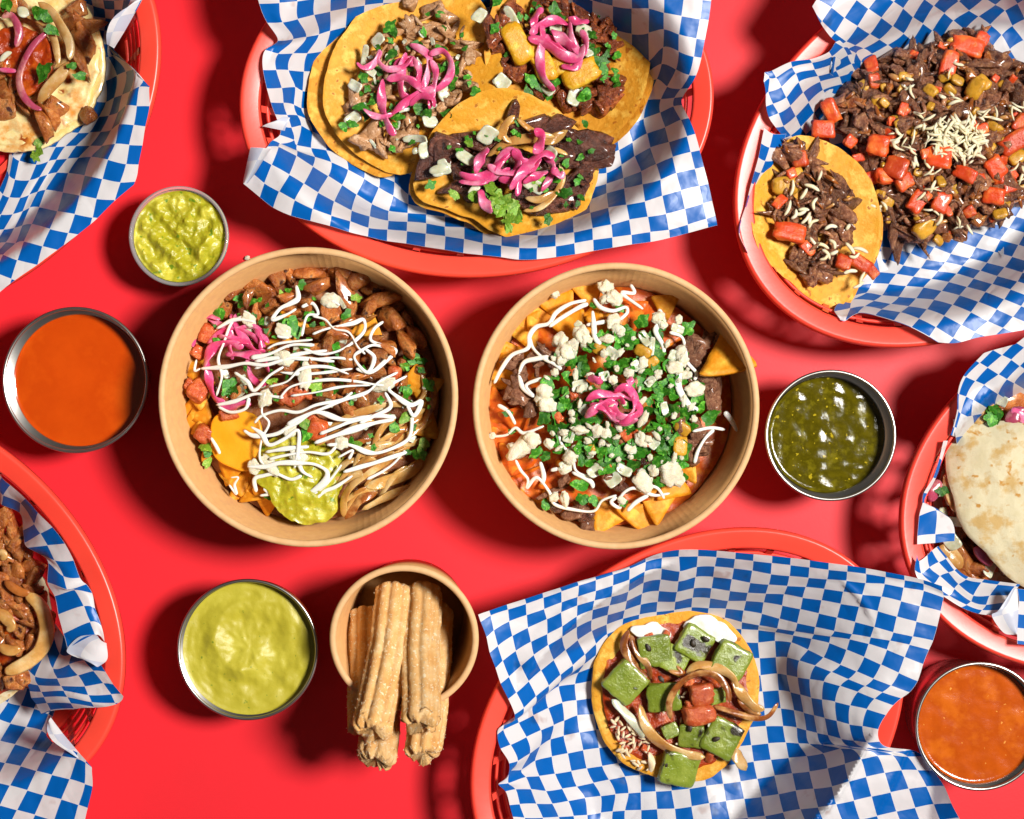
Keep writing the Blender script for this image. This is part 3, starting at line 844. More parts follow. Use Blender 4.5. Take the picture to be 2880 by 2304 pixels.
low = {4: [(9, 985, 260), (10, 1025, 440), (11, 1045, 640), (12, 1040, 805), (13, 1085, 1000), (14, 1125, 1195), (15, 1185, 1365), (16, 1275, 1490), (17, 1300, 1680)],
  5: [(9, 1165, 235), (10, 1180, 415), (11, 1190, 580), (12, 1215, 770), (13, 1255, 965), (14, 1295, 1165), (15, 1370, 1325), (16, 1450, 1470), (17, 1450, 1655)],
  6: [(9, 1345, 200), (10, 1350, 390), (11, 1370, 570), (12, 1400, 740), (13, 1430, 940), (14, 1465, 1140), (15, 1540, 1290), (16, 1610, 1450), (17, 1580, 1640)],
  7: [(13, 1600, 910), (14, 1640, 1110), (15, 1715, 1255), (16, 1755, 1440), (17, 1715, 1630)], 8: [(15, 1880, 1240), (16, 1890, 1430), (17, 1895, 1625)], 9: [(15, 2040, 1230), (16, 2055, 1420), (17, 2070, 1615)],
  3: [(10, 870, 500), (11, 930, 690), (12, 895, 845), (13, 910, 1035), (14, 945, 1225), (15, 1025, 1390), (16, 1090, 1525), (17, 1150, 1690)],
  2: [(10, 705, 580), (11, 790, 745), (12, 780, 920), (13, 725, 1080), (14, 770, 1250), (15, 845, 1415), (16, 915, 1555), (17, 985, 1700)],
  1: [(10, 545, 660), (11, 630, 820), (12, 670, 1000), (13, 575, 1180), (14, 625, 1260), (15, 680, 1395), (16, 740, 1555), (17, 810, 1710)],
  0: [(10, 375, 740), (11, 455, 905), (12, 535, 1085), (13, 450, 1195), (14, 430, 1330), (15, 510, 1395), (16, 555, 1560), (17, 610, 1710)],
  -.6: [(10, 310, 790), (11, 345, 950), (12, 440, 1110), (13, 415, 1270), (14, 320, 1340), (15, 400, 1420), (16, 445, 1570), (17, 480, 1700)]}
c += cols(z2, low, 1, 1)
c += cols(z3, {12: seq(1, [(350, 100), (360, 265), (345, 375), (330, 490), (310, 600), (300, 690)]), 13: seq(1, [(560, 98), (548, 215), (535, 325), (515, 450), (500, 555), (490, 660)]),
  14: seq(1, [(765, 108), (745, 210), (730, 325), (710, 450), (695, 560), (680, 670)]), 15: seq(1, [(970, 128), (955, 230), (935, 350), (912, 480), (893, 590), (870, 675), (855, 775)]),
  16: seq(1, [(1170, 150), (1160, 255), (1135, 390), (1110, 500), (1090, 590), (1065, 695), (1045, 825), (1040, 900)]),
  17: seq(1, [(1375, 172), (1365, 295), (1340, 410), (1310, 510), (1285, 605), (1265, 730), (1235, 860), (1225, 910), (1225, 1050), (1240, 1220), (1250, 1410)]),
  18: seq(1, [(1580, 195), (1570, 315), (1545, 425), (1510, 515), (1490, 640), (1460, 785), (1435, 895), (1415, 935), (1410, 1030), (1420, 1210), (1435, 1390), (1450, 1575)]),
  19: seq(1, [(1790, 220), (1780, 335), (1750, 435), (1715, 555), (1690, 680), (1655, 835), (1630, 925), (1610, 970)])})
c += cols(z4, {19: seq(9, [(297, 890), (250, 1055), (245, 1250), (285, 1440)]), 20: seq(1, [(707, 90), (690, 195), (660, 300), (630, 425), (600, 570), (560, 720), (545, 800), (520, 850), (480, 970), (385, 1090), (365, 1275), (395, 1465)]),
  21: seq(1, [(912, 110), (905, 210), (870, 330), (840, 465), (800, 615), (770, 765), (730, 825), (715, 895), (650, 1055), (560, 1145), (500, 1295), (515, 1500)]),
  22: seq(1, [(1120, 135), (1115, 235), (1080, 365), (1045, 495), (1000, 665), (965, 800), (940, 855), (905, 970), (835, 1135), (740, 1215), (655, 1320), (635, 1520)]),
  23: seq(1, [(1335, 170), (1325, 245), (1290, 385), (1250, 545), (1210, 720), (1170, 835), (1150, 905), (1100, 1050), (1015, 1210), (925, 1295), (835, 1370), (780, 1545)]),
  24: seq(1, [(1545, 205), (1535, 285), (1505, 435), (1460, 605), (1420, 780), (1385, 870), (1350, 970), (1285, 1135), (1200, 1290), (1110, 1370), (1030, 1435), (945, 1585)]),
  25: seq(1, [(1755, 245), (1755, 320), (1715, 490), (1675, 660), (1635, 825), (1600, 915), (1545, 1050), (1480, 1225), (1395, 1365), (1300, 1440), (1215, 1510), (1130, 1625)]),
  26: seq(1, [(1965, 330), (1975, 395), (1945, 545), (1905, 715), (1860, 870), (1815, 970), (1750, 1130), (1690, 1315), (1600, 1440), (1510, 1505), (1420, 1585), (1340, 1690)])})
c += cols(z6, {26: [(13, 1060, 735), (14, 1075, 870), (15, 1180, 935), (16, 1420, 962), (17, 1560, 1035), (18, 1665, 1190), (19, 1785, 1360), (20, 1865, 1550), (21, 1950, 1710)],
  25: [(13, 885, 700), (14, 935, 880), (15, 1050, 945), (16, 1240, 985), (17, 1380, 1035), (18, 1490, 1185), (19, 1590, 1365), (20, 1670, 1560), (21, 1740, 1740)],
  24: [(13, 740, 680), (14, 790, 862), (15, 900, 935), (16, 1050, 975), (17, 1215, 1020), (18, 1315, 1185), (19, 1395, 1390), (20, 1465, 1600)],
  23: [(13, 600, 640), (14, 650, 840), (15, 740, 925), (16, 900, 960), (17, 1050, 1025), (18, 1130, 1215), (19, 1195, 1430), (20, 1260, 1640)],
  22: [(13, 468, 610), (14, 505, 800), (15, 590, 910), (16, 760, 950), (17, 870, 1065), (18, 925, 1260), (19, 985, 1475), (20, 1045, 1690)],
  21: [(13, 350, 580), (14, 385, 775), (15, 440, 905), (16, 640, 950), (17, 690, 1115), (18, 735, 1310), (19, 790, 1520)],
  20: [(13, 235, 550), (14, 265, 745), (15, 300, 895), (16, 450, 1000), (17, 500, 1165), (18, 548, 1365), (19, 595, 1560)],
  19: [(12, 90, 325), (13, 130, 525), (14, 160, 715), (15, 180, 890), (16, 270, 1030), (17, 300, 1200), (18, 345, 1390), (19, 395, 1595)],
  18: [(15, 40, 880), (16, 70, 1050), (17, 110, 1220), (18, 150, 1410), (19, 200, 1615)]})
c += rows(z5, {14: [(17, 1310, 700), (16, 1125, 715)], 15: [(16, 1150, 910), (17, 1335, 890)], 16: [(16, 1175, 1090), (17, 1365, 1070)], 17: [(16, 1215, 1280), (17, 1405, 1245), (15, 1030, 1310), (14, 840, 1335), (13, 650, 1360), (12, 465, 1390), (11, 270, 1410)],
               18: [(16, 1260, 1480), (17, 1450, 1450), (15, 1070, 1500), (14, 870, 1525), (13, 685, 1550), (12, 490, 1585), (11, 305, 1610)], 19: [(16, 1300, 1690), (17, 1500, 1650)]})
c += [(10, 22, 1880, 2500), (18, 22, 2340, 2440), (26, 24, 2790, 2480), (2, 22, 1560, 2530)]
zx = [(.4, 0, 5.6), (.4, 4, 5.3), (.4, 7, 4.9), (.4, 12, 4.7), (.6, 15.5, 4.6), (.6, 18, 4.7), (.6, 22, 5.0), (4, 0, 5.2), (8, 0, 5.0), (12, 1, 4.95), (16, 1, 4.95), (20, 1, 5.0), (25, 1, 5.2), (8, 3, 3.4), (12, 3, 3.7), (16, 3, 3.7), (12, 6, 1.5), (8, 6, 1.5), (3, 4, 4.4), (5, 6, 2.6), (3, 8, 3.2),
      (16, 6, 1.7), (14, 8, .75), (10, 9, .7), (6, 10, .8), (7, 14, .7), (10, 18, .7), (15, 12, .7), (15, 18, .7), (17, 8.5, .8), (18, 11, .7), (18, 15, .7), (5, 11, 1.2), (3, 11.5, 2.9), (2.5, 14.3, 2.8), (4, 16, 1.2), (5, 19, .9), (2, 17, 3.2), (2, 20, 3.6),
      (20, 4, 3.6), (22, 3, 4.7), (23.4, 4.5, 4.85), (26, 4, 5.0), (19, 7, 2.1), (22, 7, 4.0), (24.3, 7.5, 4.9), (26, 7, 4.95), (19.3, 9.2, 2.0), (22, 10, 3.8), (24.8, 10, 4.9), (26, 10, 4.9), (20, 12, 2.2), (22, 12.5, 3.3), (24, 12.5, 4.2), (26, 12.5, 4.8), (19, 14, 1.2), (21, 14.5, 1.9), (23, 14.6, 2.9), (25, 14.6, 4.0), (20, 16, .9), (22, 16.2, 1.4), (24, 16.4, 2.6), (26, 16.2, 4.4), (20, 18.5, .8), (23, 18.5, 1.9), (25, 19, 4.0), (26, 19.5, 5.2), (20, 22, 1.4), (24, 22, 4.4), (26, 23, 5.2), (10, 22, 3.0), (15, 22, 2.2)]
liner('BC', [face_up(grid_patch(BK['BC'], c, (.4, 26), (.25, 23), zx, par=0, seed=4, lam=.01, zmode='free'))], 'blue and white checked paper lining the basket of the cactus tortilla')

# --- top left basket
z1 = Z(0, 0, 4.49); z2 = Z(0, 384, 3.593)
c = cols(z2, {4: [(0, 1305, 85), (1, 1275, 280), (2, 1215, 465), (3, 1160, 640)], 3: [(0, 1165, 75), (1, 1090, 235), (2, 1035, 430), (3, 975, 630), (4, 935, 820)],
  2: [(0, 1030, 95), (1, 920, 205), (2, 855, 395), (3, 805, 595), (4, 755, 785), (5, 690, 975)], 1: [(0, 910, 95), (1, 795, 215), (2, 690, 370), (3, 635, 565), (4, 580, 755), (5, 505, 935), (6, 430, 1110), (7, 380, 1300)],
  0: [(0, 770, 95), (1, 680, 225), (2, 575, 365), (3, 460, 540), (4, 395, 715), (5, 320, 885), (6, 240, 1060), (7, 175, 1250), (8, 115, 1440)],
  -1: [(0, 660, 100), (1, 570, 235), (2, 480, 385), (3, 380, 560), (4, 300, 720), (5, 225, 900), (6, 155, 1080), (7, 30, 1195)],
  -2: [(1, 490, 250), (2, 400, 410), (3, 295, 590), (4, 230, 755), (5, 145, 925), (6, 60, 1070)], -3: [(1, 365, 285), (2, 300, 442), (3, 205, 620), (4, 130, 785), (5, 40, 940)],
  -4: [(1, 195, 245), (2, 150, 435), (3, 95, 615), (4, 10, 790)], 4.7: [(0, 1440, 90), (1, 1400, 285), (1.7, 1385, 400)]})
c += rows(z1, {-1: [(4, 1690, 1580), (3, 1500, 1570), (2, 1405, 1640), (1, 1270, 1665), (0, 1130, 1675), (-1, 990, 1680), (4.7, 1835, 1600)], -2: [(4, 1725, 1340), (3, 1590, 1335), (2, 1490, 1420), (1, 1375, 1460), (0, 1250, 1475), (4.7, 1890, 1340)],
  -3: [(4, 1760, 1095), (3, 1640, 1160), (2, 1540, 1200), (1, 1440, 1235), (0, 1340, 1290), (4.7, 1885, 1100)], -4: [(0, 1335, 1020), (1, 1475, 955), (2, 1590, 905), (3, 1685, 880), (4, 1780, 965), (4.7, 1860, 1070)],
  -5: [(0, 1290, 730), (1, 1370, 720), (2, 1415, 705), (3, 1440, 690), (4.7, 1500, 690)], -6: [(0, 1300, 560), (2, 1400, 560), (4.7, 1440, 600)], -8: [(0, 1330, 230), (2, 1500, 240), (4.7, 1620, 300)], -10: [(0, 1300, 0), (2, 1560, 0), (4.7, 1790, 0)], -11: [(0, 1280, -160), (4.7, 1850, -160)]})
c += [(-6, -4, 60, 160), (-6, -8, 60, -40), (-6, 2, 20, 480), (-6, 5, -60, 640)]
zx = [(4.7, 0, .5), (4, -2, .6), (4.7, -3, .4), (3, -4, -.2), (2, -5.3, -.4), (4, -8, .4), (4.7, -10, .8), (0, -3, .2), (0, 2, .1), (3, 3, .2), (1, 6, .2), (-4, 3, 0), (-5, 0, 0), (-5, -6, 0)]
pt = [face_up(grid_patch(BK['TL'], c, (-6, 4.7), (-11, 9), zx, par=1, seed=7, clip=lambda s, t: 8.27 - 1.3 * s - t))]
pt.append(flap([(*z1(1440, 612), 4.6), (*z1(1560, 420), 5.0), (*z1(1680, 210), 5.3), (*z1(1795, 0), 5.5), (*z1(1850, -120), 5.5)],
               [(*z1(1350, 560), 4.9), (*z1(1345, 430), 5.5), (*z1(1400, 270), 5.9), (*z1(1530, 140), 6.0), (*z1(1780, 5), 5.7)], bulge=.15))
liner('TL', pt, 'blue and white checked paper in the top left basket, above the guacamole cup')

# --- beef and pepper basket
z1 = Z(2060, 0, 3.593); z2 = Z(2380, 0, 4.312); z3 = Z(2060, 360, 3.593); z4 = Z(2280, 600, 3.593)
c = rows(z4, {0: [(0, 1010, 405), (1, 1170, 468), (2, 1360, 495), (3, 1535, 530), (4, 1715, 580), (5, 1885, 635), (6, 2090, 690)], 1: [(-1, 780, 470), (0, 935, 527), (1, 1110, 557), (2, 1285, 585), (3, 1475, 610), (4, 1645, 660), (5, 1835, 715), (6, 2020, 770)],
  2: [(-1, 700, 595), (0, 865, 612), (1, 1040, 640), (2, 1220, 665), (3, 1395, 695), (4, 1580, 745), (5, 1765, 795), (6, 1955, 870)], 3: [(-1, 620, 710), (0, 790, 715), (1, 965, 735), (2, 1140, 750), (3, 1325, 785), (4, 1505, 830), (5, 1695, 895), (6, 1880, 970)],
  4: [(-1, 560, 805), (0, 720, 830), (1, 890, 845), (2, 1065, 860), (3, 1245, 875), (4, 1435, 925), (5, 1620, 1000), (6, 1790, 1090)], 5: [(-1, 430, 870), (0, 640, 885), (1, 810, 915), (2, 990, 940), (3, 1175, 970), (4, 1350, 1035), (5, 1525, 1130), (6, 1660, 1200)],
  6: [(-1, 400, 960), (0, 545, 940), (1, 720, 970), (2, 910, 1000), (3, 1095, 1065), (4, 1265, 1150), (5, 1440, 1260)], 7: [(-1, 350, 1085), (0, 480, 1005), (1, 655, 1030), (2, 845, 1085), (3, 1020, 1150), (4, 1200, 1245)],
  -1: [(1, 1250, 345), (2, 1415, 410), (3, 1605, 455), (4, 1780, 500), (5, 1960, 545), (6, 2140, 600)], -2: [(2, 1500, 290), (3, 1670, 345), (4, 1855, 390), (5, 2035, 440)], -3: [(3, 1750, 220), (4, 1915, 270), (5, 2100, 320)], -4: [(4, 2000, 150), (5, 2170, 200)]})
c += [(-2, 4, *z4(380, 850)), (-2, 6, *z4(240, 990)), (-2, 7, *z4(300, 1075)), (-2, 0, *z4(640, 330))]
zx = [(-2, 5, -.4), (-1, 6.5, -.1), (0, 7, .1), (3, 7, .5), (5, 6, .4), (6, 4, .3), (2, 2, .1), (4, -2, .1), (0, 1, .1), (8, 0, .2), (8, -4, .2)]
pt = [face_up(grid_patch(BK['TR'], c, (-2, 9), (-6, 7.05), zx, par=0, seed=9, clip=lambda s, t: 4.57 + (7 - t) * 1.02 - s))]
c = rows(z1, {1: [(0, 1000, 75), (1, 1132, 180), (2, 1265, 265), (3, 1390, 345), (4, 1485, 400), (5, 1570, 455)], 0: [(0, 1120, -100), (1, 1255, 0), (2, 1375, 90), (3, 1505, 180), (4, 1620, 265), (5, 1730, 340), (6, 1815, 410), (7, 1900, 470)],
  -1: [(3, 1630, 20), (4, 1725, 85), (5, 1825, 175), (6, 1925, 240), (7, 2020, 310), (8, 2120, 380)], -2: [(4, 1850, -90), (6, 2035, 60)], 2: [(0, 905, 215), (1, 1035, 335), (2, 1150, 420), (3, 1240, 460), (4, 1325, 490), (5, 1410, 545)], 3: [(2, 1090, 460), (3, 1170, 500), (4, 1250, 540), (5, 1300, 620)]})
c += [(-1, 1, *z1(855, -10)), (-1, 2, *z1(800, 80))]
c += rows(z2, {-2: [(7, 1190, 160), (8, 1300, 250)], -3: [(7, 1365, 15), (8, 1490, 130), (9, 1605, 200), (10, 1745, 300), (11, 1885, 425), (12, 1985, 600)], -4: [(9, 1810, 60), (10, 1925, 130), (11, 2015, 315), (12, 2150, 490)]})
c += [(6, 6, 2500, 480), (10, 4, 2700, 520), (13, -6, 2960, 160), (8, -8, 2900, -150)]
zx = [(-1, 1, 1.3), (0, 2, .9), (2, 2, .2), (3, 0, .4), (6, -1, .1), (8, -3, .2), (12, -3, .1), (5, 4, 0), (2, -3, 1.2), (8, -6, .8)]
pt.append(face_up(grid_patch(BK['TR'], c, (-1, 13), (-7, 5), zx, par=0, seed=2, clip=lambda s, t: 1.0 if s > 1.6 else 2.2 + .35 * s - t)))
c = cols(z1, {1: seq(0, [(400, 715), (440, 785), (495, 880), (545, 985), (585, 1070), (640, 1175), (690, 1285)]), 2: seq(0, [(590, 625), (605, 680), (640, 745), (670, 830), (715, 935), (770, 1035), (825, 1140)]),
  3: seq(0, [(780, 600), (803, 635), (830, 705), (865, 770), (888, 825), (915, 910), (965, 1000)]), 4: seq(0, [(975, 525), (1003, 572), (1025, 642), (1050, 718), (1080, 775), (1105, 850), (1125, 905), (1160, 985)]),
  5: seq(0, [(1040, 430), (1120, 480), (1165, 560), (1205, 645), (1245, 720), (1280, 790)]), 0: [(1, 375, 790), (2, 362, 930), (3, 410, 1050), (4, 465, 1145), (5, 515, 1275)], -1: [(2, 335, 960), (3, 335, 1080), (4, 360, 1190), (5, 430, 1290), (6, 520, 1400)],
  5.6: [(1, 1170, 480), (3, 1240, 640), (5, 1330, 760)]})
c += [(3, 9, *z1(1090, 1250)), (1, 9, *z1(830, 1500)), (5, 9, *z1(1400, 1100))]
zx = [(0, 1, .8), (2, 0, .7), (4, 0, .5), (5, 1, .2), (0, 4, .2), (3, 5, .2), (5, 5, .3), (2, 8, .1), (-1, 5, .3)]
pt.append(face_up(grid_patch(BK['TR'], c, (-.9, 5.5), (0, 8), zx, par=1, seed=5, clip=lambda s, t: t - .9 + (s + .9))))
c = rows(z3, {0: [(0, 322, 0), (1, 410, 60), (2, 545, 60)], 2: [(0, 262, 300), (1, 330, 335), (2, 430, 330)], 4: [(0, 190, 560), (1, 235, 570), (2, 300, 560)], 6: [(0, 130, 800), (1, 160, 810), (2, 210, 800)], 8: [(0, 65, 1060), (1, 105, 1080), (2, 175, 1090)], 9.5: [(0, 130, 1220), (1, 170, 1290), (2, 240, 1330)]})
pt.append(face_up(grid_patch(BK['TR'], c, (0, 2), (0, 9.5), [(0, 0, 4.9), (2, 0, 3.9), (0, 4, 4.9), (2, 4, 3.6), (0, 8, 4.8), (2, 8, 3.6), (1, 9.5, 4.5)], par=0, seed=3, zmode='abs')))
pt.append(face_up(grid_patch(BK['TR'], [(0, 0, 2300, 250), (12, 0, 2960, 60), (0, 10, 2420, 780), (12, 10, 3080, 600)], (0, 12), (0, 10), [(0, 0, -.04)], res=4, seed=2)))
liner('TR', pt, 'blue and white checked paper under the chopped beef and peppers')

# --- folded flour tortilla basket
z1 = Z(2530, 960, 6.16); z2 = Z(2530, 1240, 6.16); z3 = Z(2530, 1500, 6.16)
c = rows(z1, {0: [(0, 1620, 150), (1, 1775, 240), (2, 1935, 320), (3, 2085, 430)], 1: [(-.5, 1330, 340), (0, 1390, 375), (1, 1525, 455), (2, 1715, 575), (3, 1860, 660), (4, 1985, 725)], 2: [(-.5, 1110, 600), (0, 1150, 615), (1, 1315, 690), (2, 1465, 755)],
  3: [(-.5, 1010, 900), (0, 1030, 920), (1, 1155, 960), (2, 1280, 1020)], 4: [(-.5, 1000, 1180), (0, 1020, 1200), (1, 1060, 1250)], 5: [(-.5, 930, 1480), (0, 950, 1500), (1, 990, 1500)], -1: [(0, 1860, -60), (1, 2010, 20), (2, 2160, 110), (3, 2300, 210)], -2: [(1, 2250, -150), (3, 2500, 0)]})
c += [(4, 3, 2860, 1200), (4, 5, 2850, 1300)]
zx = [(0, 0, .7), (3, 0, .2), (0, 3, .5), (2, 3, -.3), (0, 5, 0), (4, 2, 0), (4, -2, .8)]
pt = [face_up(grid_patch(BK['R'], c, (-.5, 5), (-2.5, 5.5), zx, par=1, seed=6, res=7, clip=lambda s, t: t + .9 - (1.15 - s) * .8 if s < 1.15 else t + 2.5))]
c = cols(z2, {0: [(0, 760, 0), (1, 690, 300), (2, 580, 640), (3, 420, 900), (4, 400, 1080), (5, 340, 1300), (6, 310, 1650)], 1: [(0, 860, 0), (1, 745, 350), (2, 640, 660), (3, 500, 920), (4, 450, 1090), (5, 640, 1200), (6, 620, 1620)], 2: [(4, 600, 1170), (5, 860, 1330), (6, 960, 1600)]})
pt.append(face_up(grid_patch(BK['R'], c, (0, 2), (0, 6.4), [(0, 0, 5.0), (1, 0, 4.7), (0, 3, 4.9), (1, 3, 4.6), (0, 6, 4.9), (2, 6, 4.3), (2, 4, 4.4)], par=0, seed=8, zmode='abs', clip=lambda s, t: max(.75 - s, t - 3.9), res=8)))
c = rows(z3, {0: [(0, 300, 380), (1, 265, 640), (2, 390, 870), (3, 710, 1060), (4, 1060, 1280), (5, 1370, 1395), (6, 1600, 1420)], 1: [(0, 340, 480), (1, 380, 690), (2, 590, 880), (3, 860, 1080), (4, 1160, 1240), (5, 1430, 1330), (6, 1720, 1330)],
  2: [(0, 480, 380), (1, 520, 590), (2, 700, 740), (3, 950, 960), (4, 1240, 1180), (5, 1500, 1240), (6, 1800, 1200)], 3: [(0, 560, 300), (1, 680, 500), (2, 850, 680), (3, 1020, 880), (4, 1280, 1080), (5, 1560, 1080), (6, 1880, 1080)], 4: [(0, 640, 240), (1, 800, 440), (2, 950, 640), (3, 1150, 800), (4, 1420, 850), (5, 1700, 890), (6, 2000, 920)]})
pt.append(face_up(grid_patch(BK['R'], c, (0, 6.2), (0, 4.3), [(0, 0, 4.9), (3, 0, 5.0), (6, 0, 5.1), (0, 4, 4.2), (3, 4, 3.4), (6, 4, 3.6), (3, 2, 4.8)], par=1, seed=8, zmode='abs', res=7)))
c = rows(z3, {0: [(0, 2040, 960), (1, 2400, 1000)], 1: [(0, 2070, 1180), (1, 2420, 1200)], 2: [(0, 2050, 1400), (1, 2420, 1440)], 3: [(0, 2040, 1640), (1, 2420, 1680)], 4.5: [(0, 2040, 1960), (1, 2430, 2000)]})
pt.append(face_up(grid_patch(BK['R'], c, (0, 2), (0, 4.3), [(0, 0, 4.9), (1, 0, 4.4), (0, 4, 5.3), (1, 4, 5.0)], par=1, seed=8, zmode='abs', res=7)))
pt.append(flap([(*z3(2040, 960), 5.0), (*z3(2060, 1300), 5.3), (*z3(2040, 1740), 5.4)], [(*z3(1960, 960), 5.2), (*z3(1720, 1330), 5.5), (*z3(1600, 1430), 5.4), (*z3(1800, 1720), 5.3), (*z3(2000, 1760), 5.3)], bulge=.12))
pt.append(face_up(grid_patch(BK['R'], [(0, 0, 2680, 1180), (9, 0, 3180, 1080), (0, 10, 2760, 1680), (9, 10, 3260, 1580)], (0, 9), (0, 10), [(0, 0, -.04)], res=4, seed=2)))
liner('R', pt, 'blue and white checked paper crumpled round the folded pale tortilla')

# --- bottom left basket
z1 = Z(0, 1260, 4.49); z2 = Z(0, 1640, 4.49); z3 = Z(0, 1920, 4.49)
# lower sheet
c = rows(z3, {0: [(4, 965, 960), (3, 780, 930), (2, 580, 880), (1, 395, 840), (0, 190, 780), (-1, 0, 735), (5, 1080, 1010)], 1: [(5, 1070, 1280), (4, 880, 1220), (3, 655, 1165), (2, 460, 1115), (1, 260, 1055), (0, 65, 1015)], 2: [(5, 990, 1545), (4, 775, 1475), (3, 550, 1420), (2, 345, 1360), (1, 125, 1300)],
  3: [(5, 920, 1800), (4, 680, 1740), (3, 440, 1670), (2, 215, 1610), (1, 0, 1550)], -1: [(1, 525, 605), (0, 330, 560), (-1, 130, 515), (2, 690, 720)], -2: [(0, 430, 330), (-1, 260, 290), (-2, 100, 250)], 4: [(5, 840, 2080), (2, 100, 1870)]})
c += [(5.45, 1, *z3(1170, 1310)), (5.45, 0, *z3(1160, 1075)), (5.5, 2, *z3(1120, 1590)), (5.5, 3, *z3(1060, 1860)), (-4, 0, -120, 2020), (-4, 4, -160, 2300), (-3, -4, 0, 1850)]
zx = [(5, 0, .7), (5, 2, .8), (3, 0, .2), (0, -1, .1), (0, 3, .2), (-3, 0, 0), (3, 4, .4)]
pt = [face_up(grid_patch(BK['BL'], c, (-5, 5.45), (-4, 5), zx, par=1, seed=6, clip=lambda s, t: t + .12 + (5 - s) * .22 if s > 1.4 else t + 3))]
# ruffle above it
c = rows(z2, {0: [(0, 440, 1180), (1, 725, 1205), (2, 985, 1165), (3, 1180, 1110)], 1: [(0, 480, 1290), (1, 770, 1300), (2, 1070, 1305), (3, 1305, 1265), (4, 1430, 1280)], 2: [(-.5, 400, 1370), (0, 520, 1375), (1, 805, 1360), (2, 1115, 1415), (3, 1405, 1405), (4, 1530, 1400)],
  3: [(-.5, 420, 1450), (0, 555, 1440), (1, 850, 1440), (2, 1155, 1505), (3, 1455, 1515)], 4: [(-.5, 480, 1530), (0, 590, 1515), (1, 895, 1520), (2, 1190, 1565)], 5: [(-.6, 520, 1650), (0, 635, 1605), (1, 935, 1585)],
  -1: [(0, 580, 860), (1, 670, 1080), (2, 875, 1025), (3, 1060, 975)], -2: [(0, 640, 560), (1, 755, 890), (2, 910, 900)], -3: [(0, 690, 500), (1, 800, 660)]})
zx = [(0, -2, 2.2), (2, -1, 3.4), (3, 0, 4.4), (1, 1, 4.2), (3, 2, 5.2), (4, 1.5, 5.3), (1, 4, 4.6), (2, 4, 4.9), (0, 0, 2.6), (-.5, 3, 3.0), (-.5, 5, 2.6)]
pt.append(face_up(grid_patch(BK['BL'], c, (-.6, 4.0), (-3, 5.1), zx, par=1, seed=5, zmode='abs', res=7, clip=lambda s, t: 5.1 - max(0, s - 1) * .95 - t)))
pt.append(flap([(*z3(640, 440), 4.3), (*z3(800, 650), 4.6), (*z3(960, 840), 4.9), (*z3(1140, 1060), 5.0)], [(*z3(600, 520), 4.4), (*z3(600, 620), 4.7), (*z3(680, 750), 5.1), (*z3(900, 900), 5.4), (*z3(1090, 1030), 5.2)], bulge=.12))
# inner wall and rolled border along the rim
c = rows(z1, {0: [(0, -140, 160), (1, -60, 300), (2, -40, 480)], 1: [(0, 20, 370), (1, -20, 480), (2, 0, 600)], 2: [(0, 130, 470), (1, 40, 600), (2, 20, 720)], 3: [(0, 320, 640), (1, 260, 700), (2, 250, 820)], 4: [(0, 480, 820), (1, 430, 960), (2, 290, 1040)], 5: [(0, 660, 1000), (1, 510, 1080), (2, 310, 1200)],
  6: [(0, 820, 1210), (1, 600, 1230), (2, 350, 1260)], 7: [(0, 930, 1420), (1, 690, 1420), (2, 520, 1350)], 8: [(0, 1010, 1640), (1, 800, 1620), (2, 610, 1450)], 9: [(0, 1090, 1720), (1, 850, 1790), (2, 600, 1700)]})
c += rows(z2, {10: [(0, 1165, 130), (1, 940, 85), (2, 690, 165)], 11: [(0, 1200, 320), (1, 1060, 290), (2, 735, 400)], 12: [(0, 1280, 540), (1, 1140, 490), (2, 800, 640)], 13: [(0, 1320, 740), (1, 1200, 650), (2, 850, 830)]})
zx = [(0, 0, 5.0), (1, 0, 4.4), (2, 0, 3.2), (0, 5, 5.0), (1, 5, 4.6), (2, 5, 3.4), (0, 9, 5.0), (1, 9, 5.6), (2, 9, 4.6), (0, 13, 5.1), (1, 13, 5.9), (2, 13, 5.1)]
pt.append(face_up(grid_patch(BK['BL'], c, (0, 2), (0, 13), zx, par=0, seed=3, zmode='abs', res=7, wrinkle=.1)))
pt.append(flap([(*z2(1345, 760), 5.1), (*z2(1355, 960), 5.0), (*z2(1240, 1060), 4.9)], [(*z2(1210, 650), 5.8), (*z2(1000, 680), 5.6), (*z2(850, 830), 5.2), (*z2(900, 910), 5.1), (*z2(1190, 1010), 5.0)], bulge=.25))
liner('BL', pt, 'blue and white checked paper with a rolled border in the lower left basket')
# ------------------------------------------------------------------ kraft bowls, cups
def bowl_prof(R, H, Rb, th=0.06, bead_r=0.17):
    pr = [(0.01, 0.35), (Rb - .25, 0.35), (Rb - .12, .42)]
    return pr

def kraft_bowl(px, py, R, H, Rb, label, tilt=(0, 0, 0), name='kraft_bowl', cat='bowl', group='round kraft paper bowls'):
    c = P(px, py, H)
    o = thing(name, label, cat, (c[0], c[1], 0), group)
    o.rotation_euler = tilt
    # wall (inside and outside skin), floor, rolled rim
    wall = [(Rb - .10, .30), (R - .16, H - .10), (R - .06, H - .10), (Rb, .0), (Rb - .12, .0)]
    V, F = lathe(wall, 0, 0, 128, closed=True); k = put('wall', mesh_of('wall', V, F, M['kraft']), c * [1, 1, 0], o); k.location = (0, 0, 0)
    V, F = lathe([(0.001, .32), (Rb - .05, .32), (Rb - .05, .22), (0.001, .22)], 0, 0, 64); k = put('floor', mesh_of('floor', V, F, M['kraft']), (0, 0, 0), None); k.parent = o; k.location = (0, 0, 0)
    V, F = lathe([(R - .17 + .17 * math.cos(a), H - .12 + .15 * math.sin(a)) for a in np.linspace(0, 2*math.pi, 14, endpoint=False)], 0, 0, 128, closed=True)
    k = put('rolled_rim', mesh_of('rolled_rim', V, F, M['kraft_edge']), (0, 0, 0), None); k.parent = o; k.location = (0, 0, 0)
    return o, c

